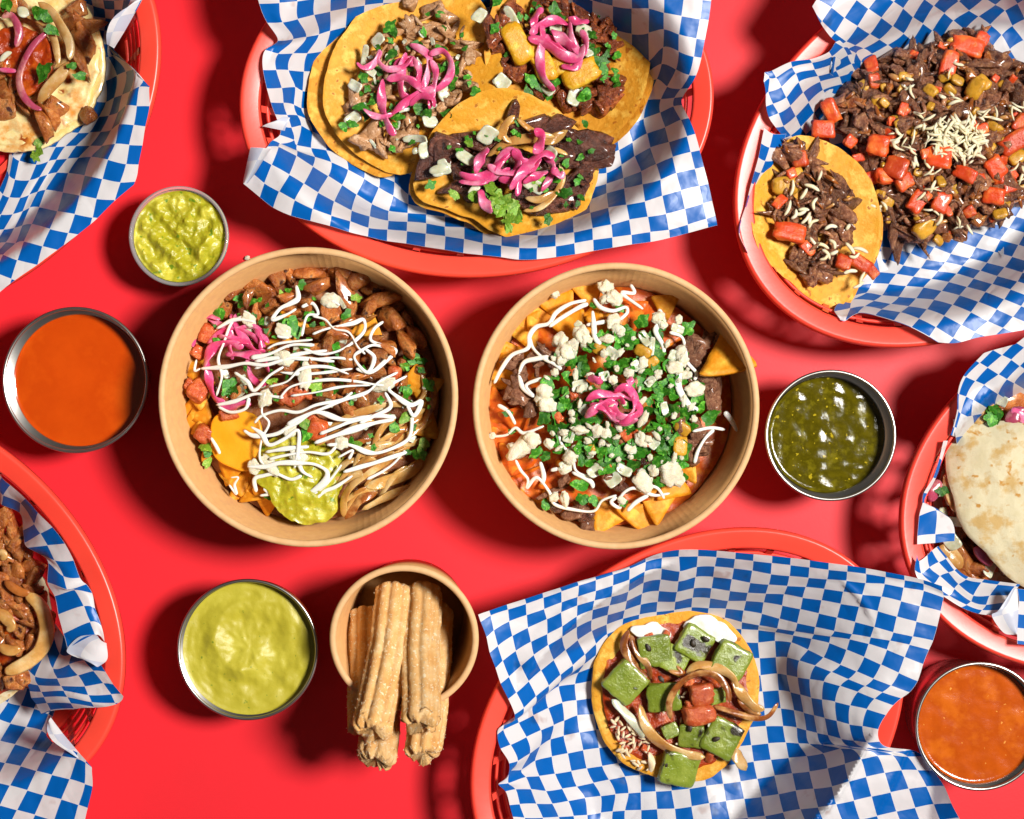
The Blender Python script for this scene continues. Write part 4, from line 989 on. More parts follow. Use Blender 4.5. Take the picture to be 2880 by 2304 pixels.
b1, B1C = kraft_bowl(866, 1117, 7.48, 6.5, 6.0, 'large kraft paper bowl holding chicken nachos under a tangle of white crema')
b2, B2C = kraft_bowl(1733, 1142, 7.15, 6.5, 5.75, 'large kraft paper bowl holding nachos with a pink onion curl in the middle')
b3, B3C = kraft_bowl(1136, 1764, 3.75, 5.9, 2.95, 'small kraft paper cup holding the sugared churros', tilt=(0.10, 0.0, 0), name='kraft_cup', cat='paper cup', group='small kraft cup')

def steel_cup(px, py, R, H, Rb, label):
    c = P(px, py, H)
    o = thing('steel_sauce_cup', label, 'sauce cup', (c[0], c[1], 0), 'steel sauce cups')
    pr = [(0.01, .10), (Rb - .25, .10), (Rb - .08, .2), (R - .15, H - .12), (R - .10, H - .02), (R - .02, H), (R + .01, H - .06), (R - .05, H - .13), (Rb, .12), (Rb - .15, 0), (0.01, 0)]
    def kid(n, prof, **kw):
        V, F = lathe(prof, 0, 0, 96, **kw); k = put(n, mesh_of(n, V, F, M['steel']), (0, 0, 0), None); k.parent = o; k.location = (0, 0, 0)
    kid('cup_wall', [(Rb - .25, .10), (Rb - .08, .2), (R - .13, H - .10), (R - .07, H - .12), (Rb, .12), (Rb - .2, 0.0)], closed=True)
    kid('cup_floor', [(0.001, .14), (Rb - .2, .14), (Rb - .2, .02), (0.001, .02)])
    kid('rolled_rim', [(R - .09 + .09 * math.cos(a), H - .09 + .085 * math.sin(a)) for a in np.linspace(0, 2*math.pi, 12, endpoint=False)], closed=True)
    return c

def salsa(name, c, r, z, matname, label, cat='salsa', field=None, seed=0, nr=40, na=120):
    out = [(c[0] + r * math.cos(a), c[1] + r * math.sin(a)) for a in np.linspace(0, 6.283, 40, endpoint=False)]
    fz = field or (lambda x, y: 0)
    def zf(x, y):
        d = math.hypot(x - c[0], y - c[1]) / r
        return z + fz(x - c[0], y - c[1]) * min(1, (1.02 - d) * 5) + 0.07 * max(0, (d - .93) / .07) ** 2
    V, F = disc_field(out, (c[0], c[1]), zf, z_bottom=z - 1.2, nr=nr, na=na)
    o = build(name, V, F, M[matname]); tag(o, label, cat); return o

c1 = steel_cup(211, 1069, 3.76, 4.0, 2.9, 'wide steel sauce cup of smooth orange salsa by the left edge')
salsa('smooth_orange_salsa', c1, 3.40, 2.95, 'orange_salsa', 'smooth glossy orange salsa in the left-hand steel cup', field=lambda x, y: .02 * N3(x * .8, y * .8, 1))
c2 = steel_cup(2337, 1225, 3.36, 4.4, 2.65, 'steel sauce cup of speckled dark green salsa right of the bowls')
gs = salsa('green_salsa', c2, 2.98, 3.05, 'green_salsa', 'wet dark green salsa with seeds and glints', field=lambda x, y: .03 * N3(x * 1.6, y * 1.6, 5) + .10 * max(0, N3(x * 1.0, y * 1.7, 8.2) - .15))
c3 = steel_cup(696, 1828, 3.63, 4.0, 2.95, 'steel sauce cup of pale green avocado salsa left of the churros')
def swirl(x, y):
    r = math.hypot(x, y); a = math.atan2(y, x)
    s = 1 - abs(math.sin((a + r * 1.9 + .7 * N3(x * .7, y * .7, 3)) * .5)) * 1.6
    return .26 * s * math.exp(-(r / 2.7) ** 4) * (1 - math.exp(-(r / .7) ** 2)) + .12 * N3(x * 1.3, y * 1.3, 6) + .04 * N3(x * 4, y * 4, 1)
salsa('avocado_salsa', c3, 3.42, 3.35, 'avocado_salsa', 'pale green avocado salsa swirled smooth in a steel cup', field=swirl)
c4 = steel_cup(2756, 2044, 3.28, 4.9, 2.75, 'steel sauce cup of seedy orange salsa in the bottom right corner')
salsa('seedy_orange_salsa', c4, 3.02, 4.15, 'chunky_orange_salsa', 'seedy orange salsa in the bottom right steel cup', field=lambda x, y: .03 * N3(x * 1.5, y * 1.5, 5))

# clear plastic portion cup of guacamole
c5 = P(502, 664, 3.0)
o = thing('plastic_portion_cup', 'small clear plastic cup of chunky guacamole below the top left basket', 'portion cup', (c5[0], c5[1], 0))
for n, pr in (('cup_wall', [(1.75, .1), (2.42, 2.85), (2.47, 2.85), (1.82, 0.05)]), ('rolled_rim', [(2.50 + .10 * math.cos(a), 2.92 + .09 * math.sin(a)) for a in np.linspace(0, 2*math.pi, 10, endpoint=False)]), ('cup_floor', [(0.001, .14), (1.78, .14), (1.78, .06), (0.001, .06)])):
    V, F = lathe(pr, 0, 0, 80, closed=(n != 'cup_floor')); k = put(n, mesh_of(n, V, F, M['clear_plastic']), (0, 0, 0)); k.parent = o; k.location = (0, 0, 0)
def scoop(x, y):
    u = x * .72 + y * .7; v = -x * .7 + y * .72
    s = .20 * math.sin(u * 5.2 + .9 * N3(x, y, 1)) * (1 - sstep((u + .3) / .8))
    s += .16 * math.sin((x * .75 - y * .6) * 6.0 + .8 * N3(x, y, 5)) * sstep((x - .7) / .5)
    return s * .9 + .26 * N3(x * 1.2, y * 1.2, 4) + .12 * N3(x * 3.2, y * 3.2, 7) + .05 * N3(x * 8, y * 8, 2)
salsa('guacamole', c5, 2.36, 2.72, 'guacamole', 'ridged chunky guacamole in the small clear cup', cat='guacamole', field=scoop, nr=54, na=150)

# ------------------------------------------------------------------ churros
def churro(p0, p1, w, seed, label, sag=.3, bow=0.0):
    a, b = np.array(p0, float), np.array(p1, float)
    d = b - a; L = np.linalg.norm(d); d /= L
    s = np.cross(d, [0, 0, 1]); s /= np.linalg.norm(s); u = np.cross(s, d)
    n, m_ = 90, 72; V = []
    for i in range(n):
        f = i / (n - 1); c = a + d * L * f + u * (-sag * math.sin(math.pi * f)) + s * (bow * math.sin(math.pi * f * 1.1) + .06 * N3(f * 3, seed, 1))
        rag = 1.0
        if f > .965: rag = 1 - .30 * ((f - .965) / .035) ** 2
        if f < .03: rag = .7 + .3 * f / .03
        for j in range(m_):
            t = 2 * math.pi * j / m_
            r = w * (.82 + .21 * abs(math.cos(t * 4.5 + seed)) ** .75) * rag
            r *= 1 + .05 * N3(f * 9 + seed, math.cos(t) * 1.6, math.sin(t) * 1.6) + .035 * N3(f * 40, t * 5, seed)
            e = (.6 * N3(math.cos(t) * 1.4 + seed, math.sin(t) * 1.4, 5) + .3 * N3(math.cos(t) * 5, math.sin(t) * 5, seed)) if f > .95 else 0
            V.append(c + s * r * math.cos(t) + u * r * math.sin(t) + d * e)
    F = []
    for i in range(n - 1):
        for j in range(m_): F.append([i*m_+j, i*m_+(j+1) % m_, (i+1)*m_+(j+1) % m_, (i+1)*m_+j])
    # broken ends
    V.append(a + d * .15); V.append(b - d * .25 + u * (-sag * .0))
    for j in range(m_):
        F.append([len(V) - 2, (j + 1) % m_, j]); F.append([len(V) - 1, (n-1)*m_+j, (n-1)*m_+(j+1) % m_])
    V = np.array(V)
    base = np.array([V[:, 0].mean(), V[:, 1].mean(), V[:, 2].min()])
    o = thing('churro', label, 'churro', base, 'sugared churros in the small kraft cup')
    put('fried_dough', mesh_of('fried_dough', V - base, F, M['churro']), base, o)
    rg = random.Random(seed)
    sv = []; sf = []; VI, FI = ICO[1]
    for k in range(1100):
        v = V[rg.randrange(m_ * 3, len(V) - 2)] + np.array([rg.uniform(-.06, .06) for _ in range(3)])
        q = rg.uniform(.014, .030); n0 = len(sv)
        sv += [v + np.array(x) * q * (1, 1, .8) for x in VI]; sf += [[i + n0 for i in f_] for f_ in FI]
    k = put('sugar_crystals', mesh_of('sugar_crystals', np.array(sv) - base, sf, M['sugar'], False), base, o); k['kind'] = 'stuff'
zc = Z(440, 1500, 2.146)
def cz(X, Y, z): return P(*zc(X, Y), z)
churro(cz(1265, 480, 1.6), cz(1265, 1180, 6.3), .92, 3, 'browner churro lowest on the left, its tip hidden under another', 0)
churro(cz(1450, 440, 1.4), cz(1320, 1385, 6.9), 1.0, 1, 'longest sugared churro, with a broken tip lowest on the left', bow=.12)
churro(cz(1680, 440, 1.6), cz(1610, 1335, 6.8), .95, 5, 'sugared churro under the right-hand one, its tip sticking out lower', bow=-.1)
churro(cz(1440, 330, 3.0), cz(1300, 1200, 8.2), 1.0, 2, 'sugared churro lying on top of the left pair', bow=-.14)
churro(cz(1610, 330, 3.0), cz(1590, 1165, 8.1), .97, 4, 'sugared churro lying on top of the right pair', bow=.08)
# ------------------------------------------------------------------ nachos in the left bowl
rg = random.Random(5)
zb = Z(430, 680, 1.96)
def circ(c, r, n=60, w=0.0, seed=0): return [(c[0] + (r * (1 + w * N3(math.cos(a)*2, math.sin(a)*2, seed))) * math.cos(a), c[1] + (r * (1 + w * N3(math.cos(a)*2, math.sin(a)*2, seed))) * math.sin(a)) for a in np.linspace(0, 6.283, n, endpoint=False)]
def hb(c, top, fall):
    """pile height over photo pixels for a bowl centred at c"""
    def f(px, py):
        p = P(px, py, top - .5); d = math.hypot(p[0] - c[0], p[1] - c[1])
        return top - fall * (d / 6.2) ** 2
    return f
H1 = hb(B1C, 4.9, 1.25)
n1 = thing('chicken_nachos', 'nachos with glazed chicken, guacamole and crema drizzle in the left kraft bowl', 'nachos', (B1C[0], B1C[1], .36))
V, F = disc_field(circ(B1C, 6.38, w=.02), B1C, lambda x, y: 3.3 + .25 * N3(x * .9, y * .9, 2) + .12 * N3(x * 3, y * 3, 2) - .25 * (math.hypot(x - B1C[0], y - B1C[1]) / 6.2) ** 4, z_bottom=1.2, nr=30, na=110)
build('bean_layer', V, F, M['beans'], n1)
def at1(X, Y, dz=0): px, py = zb(X, Y); return px, py, H1(px, py) + dz
# chips showing at the rim
for X, Y, s in ((250, 930, 1.25), (235, 1000, 1.2), (300, 1010, 1.3), (460, 1310, 1.2), (560, 1370, 1.3), (640, 1420, 1.2), (420, 1250, 1.1), (220, 690, 1.1), (1480, 1000, 1.3), (1430, 780, 1.2), (700, 560, 1.2), (760, 480, 1.1), (1180, 470, 1.0), (360, 1130, 1.2), (1500, 820, 1.2), (250, 830, 1.1), (480, 1380, .9)):
    px, py, z = at1(X, Y, -.12); piece('tortilla_chip', n1, px, py, z, s, tilt=.35, rg=rg)
# yellow cheese slab
oc = [P(*zb(X, Y), 4.2) for X, Y in ((340, 960), (450, 935), (575, 960), (600, 1080), (595, 1200), (545, 1265), (430, 1240), (345, 1190), (325, 1080))]
cc = P(*zb(460, 1100), 4.2)
V, F = disc_field(oc, cc, lambda x, y: 4.38 - .06 * ((x - cc[0]) ** 2 + (y - cc[1]) ** 2) * .25 + .05 * N3(x, y, 3), thick=.3, nr=16, na=60)
build('cheese_slice', V, F, M['yellow_cheese'], n1)
# guacamole mound
og = [P(*zb(X, Y), 4.6) for X, Y in ((600, 1120), (700, 1060), (830, 1080), (960, 1130), (1040, 1180), (1050, 1290), (1010, 1400), (1000, 1510), (900, 1555), (770, 1540), (680, 1470), (640, 1360), (560, 1330), (570, 1220))]
cg = P(*zb(810, 1300), 4.6)
V, F = disc_field(og, cg, lambda x, y: 5.0 - .085 * ((x - cg[0]) ** 2 + (y - cg[1]) ** 2) + .20 * N3(x * 1.5, y * 1.5, 6) + .09 * N3(x * 4.2, y * 4.2, 1), z_bottom=3.2, nr=34, na=90, jag=.05, seed=3)
build('guacamole_mound', V, F, M['guacamole'], n1)
# chicken
CH = [(470, 280, 1.0), (600, 250, 1.1), (690, 210, 1.0), (860, 165, 1.15), (890, 255, .95), (1010, 210, 1.25), (1060, 300, 1.2), (1130, 200, 1.0), (1250, 330, 1.1), (1310, 440, 1.15), (1390, 560, 1.1), (1280, 570, 1.0), (1150, 420, 1.0), (1000, 545, 1.2), (920, 500, 1.0), (620, 470, 1.0), (640, 320, 1.2), (1150, 880, 1.1), (1050, 900, .9), (700, 740, .9), (800, 640, 1.0), (1000, 700, .9), (1360, 780, .9), (540, 340, 1.0), (760, 270, 1.0), (980, 380, 1.0), (1210, 250, .9), (1340, 360, .9), (1430, 650, 1.0), (1220, 640, 1.0), (1090, 640, 1.0), (750, 380, .9), (560, 400, .8), (1450, 520, .9), (740, 150, .8), (950, 140, .9), (1060, 160, .9), (1380, 450, .9), (1320, 650, 1.0), (400, 380, .8), (860, 820, .8), (650, 860, .7), (560, 560, .7), (620, 620, .7), (740, 560, .8), (880, 600, .8), (960, 620, .8), (760, 720, .8), (900, 720, .8), (1120, 740, .8), (560, 780, .7), (700, 820, .7), (960, 820, .8), (1080, 820, .8), (1240, 720, .8), (480, 820, .7), (420, 860, .6), (1180, 560, .8), (1060, 440, .8), (840, 340, .8), (700, 330, .8), (1200, 360, .8), (1460, 720, .7)]
for X, Y, s in CH:
    px, py, z = at1(X, Y, rg.uniform(-.25, .35)); piece('chicken_piece', n1, px, py, z, s * .66, tilt=.8, rg=rg)
# soft grilled onion on the lower right
for pts, w in (([(1540, 720), (1550, 850), (1500, 980), (1430, 1040)], .9), ([(1480, 700), (1500, 820), (1450, 900)], .6), ([(920, 1060), (1100, 960), (1300, 900), (1420, 900)], 1.0), ([(1540, 1080), (1400, 1120), (1230, 1160), (1080, 1220)], .9), ([(1540, 980), (1380, 1080), (1200, 1140), (1060, 1160)], .9),
               ([(1420, 1130), (1300, 1200), (1140, 1300), (1060, 1400), (1050, 1520)], 1.1), ([(1490, 1200), (1400, 1280), (1260, 1330), (1170, 1350)], 1.5), ([(1240, 1380), (1140, 1420), (1060, 1530)], 1.3), ([(1320, 1160), (1180, 1240), (1080, 1330)], .9), ([(900, 1090), (1040, 1050), (1180, 1000)], .8), ([(1340, 1000), (1440, 960), (1500, 920)], .8), ([(1420, 1340), (1300, 1400), (1150, 1480)], .9), ([(1280, 1060), (1400, 1020), (1480, 1010)], .7)):
    strip('grilled_onion_strip', n1, [zb(*p) for p in pts], H1, w * .5, .09, rg.choice(['grilled_onion', 'grilled_onion', 'brown_onion']), dz=rg.uniform(0, .4), twist=.7, seed=rg.random() * 9, wob=.15, p=3, tip=.12, taper=.45)
for k in range(34):
    x0, y0 = rg.uniform(1050, 1480), rg.uniform(960, 1380); a = rg.uniform(.3, .9); l = rg.uniform(140, 300)
    if math.hypot(x0 - 860, y0 - 860) > 660: continue
    strip('grilled_onion_strip', n1, [zb(x0, y0), zb(x0 - l * .5 * math.cos(a), y0 + l * .5 * math.sin(a) - 30), zb(x0 - l * math.cos(a), y0 + l * math.sin(a))], H1, rg.uniform(.22, .4), .09, rg.choice(['grilled_onion', 'grilled_onion', 'brown_onion']), dz=rg.uniform(.1, .5), twist=.5, seed=rg.random() * 9, wob=.15, p=3, tip=.12, taper=.45)
# pickled onion cluster
for pts in ([(220, 580), (240, 450), (300, 410), (370, 430)], [(300, 420), (400, 470), (520, 500), (620, 580)], [(430, 400), (480, 500), (560, 600), (620, 600)], [(300, 560), (380, 500), (470, 480), (560, 470), (640, 560)], [(280, 700), (320, 600), (400, 560), (500, 580)], [(300, 650), (310, 760), (340, 860), (400, 890)], [(400, 620), (500, 620), (600, 640), (640, 720)], [(520, 640), (540, 740), (600, 790), (650, 760)], [(460, 400), (450, 460), (420, 560), (440, 650)], [(350, 880), (430, 910), (500, 890), (540, 900)], [(360, 520), (440, 540), (540, 560)], [(560, 480), (600, 540), (590, 600)]):
    strip('pickled_onion_strip', n1, [zb(*p) for p in pts], H1, rg.uniform(.32, .6), .13, 'pickled_onion', dz=rg.uniform(.3, .6), twist=1.1, seed=rg.random() * 9, wob=.1, p=3)
for X, Y, s in ((310, 510, .5), (790, 850, .5), (910, 1035, .6), (290, 1060, .55), (255, 820, .55), (750, 850, .5), (420, 950, .4), (830, 820, .45), (1330, 740, .45), (220, 800, .4), (880, 1000, .4), (250, 610, .4), (700, 850, .4)):
    px, py, z = at1(X, Y, .15); piece('diced_tomato', n1, px, py, z, s, rg=rg)
for X, Y in scatter([(300, 330), (900, 150), (1500, 600), (1560, 900), (1450, 1180), (900, 1100), (600, 900), (350, 880), (250, 600)], 26, rg, 60):
    px, py, z = at1(X, Y, .22); piece('diced_onion', n1, px, py, z, rg.uniform(.2, .36), rg=rg)
LV = [(350, 350, .7), (360, 400, .7), (540, 330, .6), (820, 240, .6), (1070, 410, .65), (780, 480, .9), (760, 440, .7), (860, 410, .6), (710, 430, .5), (1120, 310, .5), (1430, 640, .8), (1480, 660, .6), (1390, 690, .5), (1520, 790, .7), (1400, 830, .6), (420, 800, .9), (440, 830, .7), (900, 790, .7), (840, 1000, .8), (850, 1050, .8), (290, 1130, .7), (310, 1160, .6), (1490, 1120, .7), (1470, 1170, .8), (1390, 970, .6), (1330, 1020, .6), (640, 1400, .5), (1010, 580, .5), (840, 590, .6), (660, 770, .5), (480, 310, .5), (600, 440, .4), (980, 690, .6), (1130, 1120, .5), (300, 1220, .5), (710, 290, .4)]
for X, Y, s in LV:
    px, py, z = at1(X, Y, .5); piece(rg.choice(['cilantro_leaf', 'cilantro_leaf', 'pale_cilantro']), n1, px, py, z, s * .62, tilt=.6, rg=rg, name='cilantro_leaf')
for X, Y in scatter([(300, 330), (900, 150), (1500, 600), (1560, 900), (1450, 1180), (900, 1100), (600, 900), (350, 880), (250, 600)], 60, rg, 40):
    px, py, z = at1(X, Y, .5); piece('cilantro_leaf', n1, px, py, z, rg.uniform(.12, .26), tilt=.6, rg=rg)
CR1 = [[(790, 240), (800, 310), (760, 340), (700, 370), (660, 430), (740, 400), (790, 370)], [(500, 380), (530, 410), (440, 440), (390, 560), (360, 650), (380, 740), (350, 850)], [(350, 480), (450, 430), (560, 440)], [(820, 360), (880, 340), (910, 400), (850, 410), (820, 520)],
 [(880, 410), (950, 430), (1000, 480), (1080, 500), (1130, 580), (1170, 620)], [(880, 510), (960, 480), (1100, 450), (1160, 430), (1160, 500), (1050, 590), (930, 620), (830, 590)], [(700, 450), (740, 490), (690, 520), (750, 530)], [(1270, 440), (1220, 480), (1200, 540), (1260, 570), (1340, 600), (1280, 660), (1200, 720), (1120, 700)],
 [(1340, 600), (1220, 570), (1150, 600), (1110, 640), (1180, 720), (1220, 640), (1170, 590)], [(630, 590), (700, 560), (880, 540)], [(540, 640), (640, 620), (760, 570), (890, 570)], [(560, 700), (680, 660), (800, 620), (960, 600)], [(260, 700), (400, 690), (510, 670), (620, 680), (780, 640), (1000, 660)],
 [(450, 720), (520, 770), (560, 820), (640, 740), (720, 690)], [(640, 800), (740, 770), (820, 700), (960, 690), (1080, 730)], [(700, 860), (760, 800), (880, 770), (1000, 760), (1120, 770), (1280, 790), (1400, 740)], [(1350, 720), (1250, 770), (1180, 830), (1060, 870), (960, 910), (830, 960), (740, 1010)],
 [(1400, 740), (1300, 800), (1340, 850), (1420, 900), (1480, 880), (1440, 960), (1400, 900)], [(350, 900), (450, 880), (560, 840), (640, 850), (720, 860)], [(360, 910), (430, 940), (510, 920), (530, 860)], [(620, 830), (600, 940), (640, 1000), (600, 1090), (590, 1200), (640, 1240)],
 [(540, 1020), (600, 1060), (640, 1120), (720, 1090), (800, 1040), (800, 1150), (780, 1250)], [(500, 1040), (560, 1070), (680, 1060), (780, 1000), (900, 940), (1040, 980), (1160, 970)], [(920, 1060), (1020, 1020), (1120, 980), (1240, 960), (1340, 970)], [(890, 1110), (1000, 1070), (1120, 1030), (1220, 1000), (1330, 980)],
 [(1280, 830), (1310, 910), (1220, 960), (1140, 1000)], [(1430, 960), (1420, 1060), (1380, 1110), (1260, 1160), (1180, 1160), (1080, 1120), (960, 1120)], [(640, 1200), (720, 1180), (850, 1160), (960, 1170), (1010, 1130)], [(520, 1240), (620, 1240), (700, 1220), (820, 1220), (900, 1230), (960, 1270), (940, 1330), (860, 1390), (780, 1450)],
 [(570, 1380), (560, 1310), (610, 1290), (680, 1280), (760, 1310), (820, 1290)], [(610, 1360), (640, 1390), (590, 1400)], [(700, 1440), (780, 1420), (860, 1400), (960, 1330), (1040, 1230)], [(780, 1460), (860, 1450), (940, 1380), (1010, 1350), (1100, 1290)], [(1050, 1270), (1150, 1240), (1220, 1220), (1340, 1180), (1400, 1160)],
 [(1180, 1310), (1260, 1270), (1330, 1220), (1390, 1150)], [(1020, 1190), (1100, 1150), (1080, 1200)], [(430, 1300), (470, 1300), (450, 1340), (460, 1390), (420, 1340)], [(320, 1080), (350, 1130), (370, 1170)], [(560, 1000), (600, 960), (700, 930), (800, 940), (900, 900), (1040, 870), (1100, 830)],
 [(560, 660), (700, 640), (850, 650), (1000, 640), (1100, 650)], [(700, 720), (820, 730), (960, 720), (1100, 700)], [(760, 850), (900, 830), (1040, 800), (1200, 790)], [(620, 1160), (740, 1140), (860, 1130)], [(800, 1180), (820, 1260), (880, 1300)], [(940, 300), (980, 320), (1030, 350)], [(240, 650), (230, 710), (260, 700)]]
def Hc(px, py): return H1(px, py) + .06 * N3(px * .03, py * .03, 2)
for pts in CR1:
    strip('crema_drizzle', n1, [zb(*p) for p in pts], Hc, rg.uniform(.10, .19), .10, 'crema', dz=rg.uniform(.62, .80), seg=8, n=7, wob=.4, blob=1.5, seed=rg.random() * 30, taper=.1, tip=.5)
for X, Y, s in ((980, 325, .5), (720, 490, .45), (720, 640, .5), (840, 740, .55), (1280, 790, .55), (640, 1230, .5), (800, 1180, .5), (620, 860, .45), (530, 430, .4), (760, 1040, .4), (1040, 1110, .4), (560, 1240, .4)):
    px, py, z = at1(X, Y, .62); piece('cheese_crumb', n1, px, py, z, s, rg=rg, tilt=.2, flat=.5, name='crema_blob').data.materials
# ------------------------------------------------------------------ nachos in the right bowl
zd = Z(1310, 710, 2.006)
H2 = hb(B2C, 5.05, 1.25)
n2 = thing('beef_nachos', 'nachos with shredded beef, herbs, crumbled cheese and a pink onion curl', 'nachos', (B2C[0], B2C[1], .36))
V, F = disc_field(circ(B2C, 6.15, w=.03, seed=3), B2C, lambda x, y: 3.35 + .25 * N3(x * .9, y * .9, 7) + .12 * N3(x * 3, y * 3, 2) - .25 * (math.hypot(x - B2C[0], y - B2C[1]) / 6.0) ** 4, z_bottom=1.2, nr=30, na=110)
build('bean_layer', V, F, M['chip_saucy'], n2)
def at2(X, Y, dz=0): px, py = zd(X, Y); return px, py, H2(px, py) + dz
for X, Y, s in ((430, 340, 1.4), (540, 310, 1.4), (330, 430, 1.3), (240, 580, 1.5), (210, 660, 1.4), (700, 400, 1.5), (690, 235, 1.1), (600, 420, 1.4), (980, 1470, 1.5), (1090, 1400, 1.4), (1040, 1480, 1.2), (800, 1470, 1.3), (1130, 300, 1.0), (780, 420, 1.2), (1180, 1330, 1.2), (420, 1380, 1.2), (160, 730, 1.0), (1240, 1230, 1.0)):
    px, py, z = at2(X, Y, -.35); piece('tortilla_chip', n2, px, py, z, s, tilt=.3, rg=rg)
for X, Y, s in ((150, 880, 1.4), (200, 1060, 1.5), (280, 1180, 1.4), (370, 1300, 1.4), (400, 960, 1.3), (930, 330, 1.2), (1120, 480, 1.3), (940, 1350, 1.2), (520, 1280, 1.2), (1210, 1090, 1.2), (880, 380, 1.1), (300, 940, 1.2), (160, 960, 1.2), (240, 1250, 1.2)):
    px, py, z = at2(X, Y, -.3); piece('saucy_chip', n2, px, py, z, s, tilt=.3, rg=rg)
piece('tortilla_chip', n2, *zd(1465, 600), 5.1, 1.75, rz=2.2, rot=(.2, .55, 2.25), rg=rg)
for k in range(70):
    cx, cy, sx, sy = rg.choice([(310, 770, 70, 130), (310, 770, 70, 130), (1400, 790, 60, 110), (1330, 600, 60, 90), (660, 1470, 80, 40), (560, 1270, 90, 60), (860, 1290, 60, 40), (450, 580, 50, 30), (1240, 910, 60, 60), (1320, 1050, 50, 80)])
    X, Y = cx + rg.gauss(0, sx * .6), cy + rg.gauss(0, sy * .6)
    px, py, z = at2(X, Y, rg.uniform(-.1, .3)); piece('shredded_beef_piece', n2, px, py, z, rg.uniform(.3, .6), tilt=.5, rg=rg)
for X, Y in ((450, 580), (510, 640), (680, 1490), (500, 1430), (870, 1320), (820, 1240), (1010, 1170), (610, 930)):
    px, py, z = at2(X, Y, .2); piece('bean', n2, px, py, z, .5, rg=rg)
CEN = [(430, 620), (640, 480), (900, 420), (1150, 500), (1330, 700), (1330, 950), (1240, 1150), (1000, 1260), (760, 1230), (560, 1160), (440, 960), (430, 780)]
for X, Y in scatter(CEN, 190, rg, 30):
    px, py, z = at2(X, Y, rg.uniform(.25, .55)); piece('cilantro_leaf', n2, px, py, z, rg.uniform(.26, .56), tilt=.7, rg=rg)
for X, Y, s in ((900, 500, .9), (650, 1310, .8), (660, 1390, .7), (720, 1400, .6), (450, 1420, .6), (870, 310, .6), (990, 390, .8), (1100, 420, .6), (1250, 430, .8), (1380, 930, .9), (240, 910, .5), (400, 1130, .7), (450, 1150, .6), (1090, 1300, .7), (1220, 1200, .6), (1230, 1270, .5), (260, 1010, .4), (890, 1410, .5), (720, 300, .4), (1180, 730, .7), (510, 1080, .7)):
    px, py, z = at2(X, Y, .5); piece('cilantro_leaf', n2, px, py, z, s * .6, tilt=.5, rg=rg)
for X, Y, s in ((640, 750, .95), (830, 570, .9), (1010, 490, .8), (1050, 530, .7), (1040, 730, .7), (1120, 880, .65), (730, 1230, .95), (580, 1040, .7), (830, 1280, .9), (590, 560, .8), (930, 1110, .7), (890, 1230, .8), (560, 1200, .7), (670, 890, .6), (1170, 580, .6), (780, 700, .6), (960, 640, .6), (700, 1140, .6), (1190, 430, .7), (640, 420, .7), (830, 930, .5), (1060, 1080, .6), (1060, 1230, .6), (760, 880, .5)):
    px, py, z = at2(X, Y, .5); piece('diced_onion', n2, px, py, z, s * .5, tilt=.35, rg=rg)
for X, Y, s in ((790, 200, .75), (840, 260, .8), (790, 260, .6), (650, 460, .8), (680, 500, .6), (560, 560, .85), (530, 500, .75), (600, 530, .6), (440, 790, .8), (460, 860, .75), (420, 830, .55), (640, 1000, .65), (740, 1010, .6), (790, 1020, .55), (1290, 770, .8), (1000, 940, .55), (320, 1090, 1.15), (370, 1060, .8), (280, 1110, .7), (590, 1150, .75), (560, 1220, .6), (1000, 1290, .95), (1160, 1240, 1.1), (1190, 1270, .8), (1130, 1210, .7), (1180, 650, .75), (1220, 600, .6), (1210, 560, .6), (1090, 370, .65), (1110, 400, .5), (980, 850, .5), (920, 680, .5), (830, 720, .45), (700, 700, .4), (990, 1060, .65), (930, 1110, .5), (1060, 1230, .55), (500, 235, .45), (560, 1390, .6), (500, 1380, .5), (830, 390, .7), (860, 440, .6), (800, 490, .6), (1230, 830, .5), (1270, 870, .45), (860, 990, .4), (880, 930, .35), (770, 1070, .45), (1000, 620, .5), (860, 570, .45), (540, 600, .6), (620, 690, .4), (1080, 690, .4), (1240, 690, .5), (470, 1080, .5), (690, 1060, .4), (1200, 380, .4), (880, 1400, .4), (150, 1035, .35)):
    px, py, z = at2(X, Y, .55); piece('cheese_crumb', n2, px, py, z, s * .62, tilt=.3, rg=rg, flat=.8)
for X, Y in scatter(CEN, 60, rg, 40):
    px, py, z = at2(X, Y, .62); piece('cheese_crumb', n2, px, py, z, rg.uniform(.1, .24), rg=rg)
for X, Y, s in ((1210, 1090, .5), (1000, 560, .4), (760, 550, .35), (700, 1110, .3), (1220, 990, .4), (1050, 620, .3)):
    px, py, z = at2(X, Y, .4); piece('diced_yellow_pepper', n2, px, py, z, s, rg=rg, name='cheddar_bit')
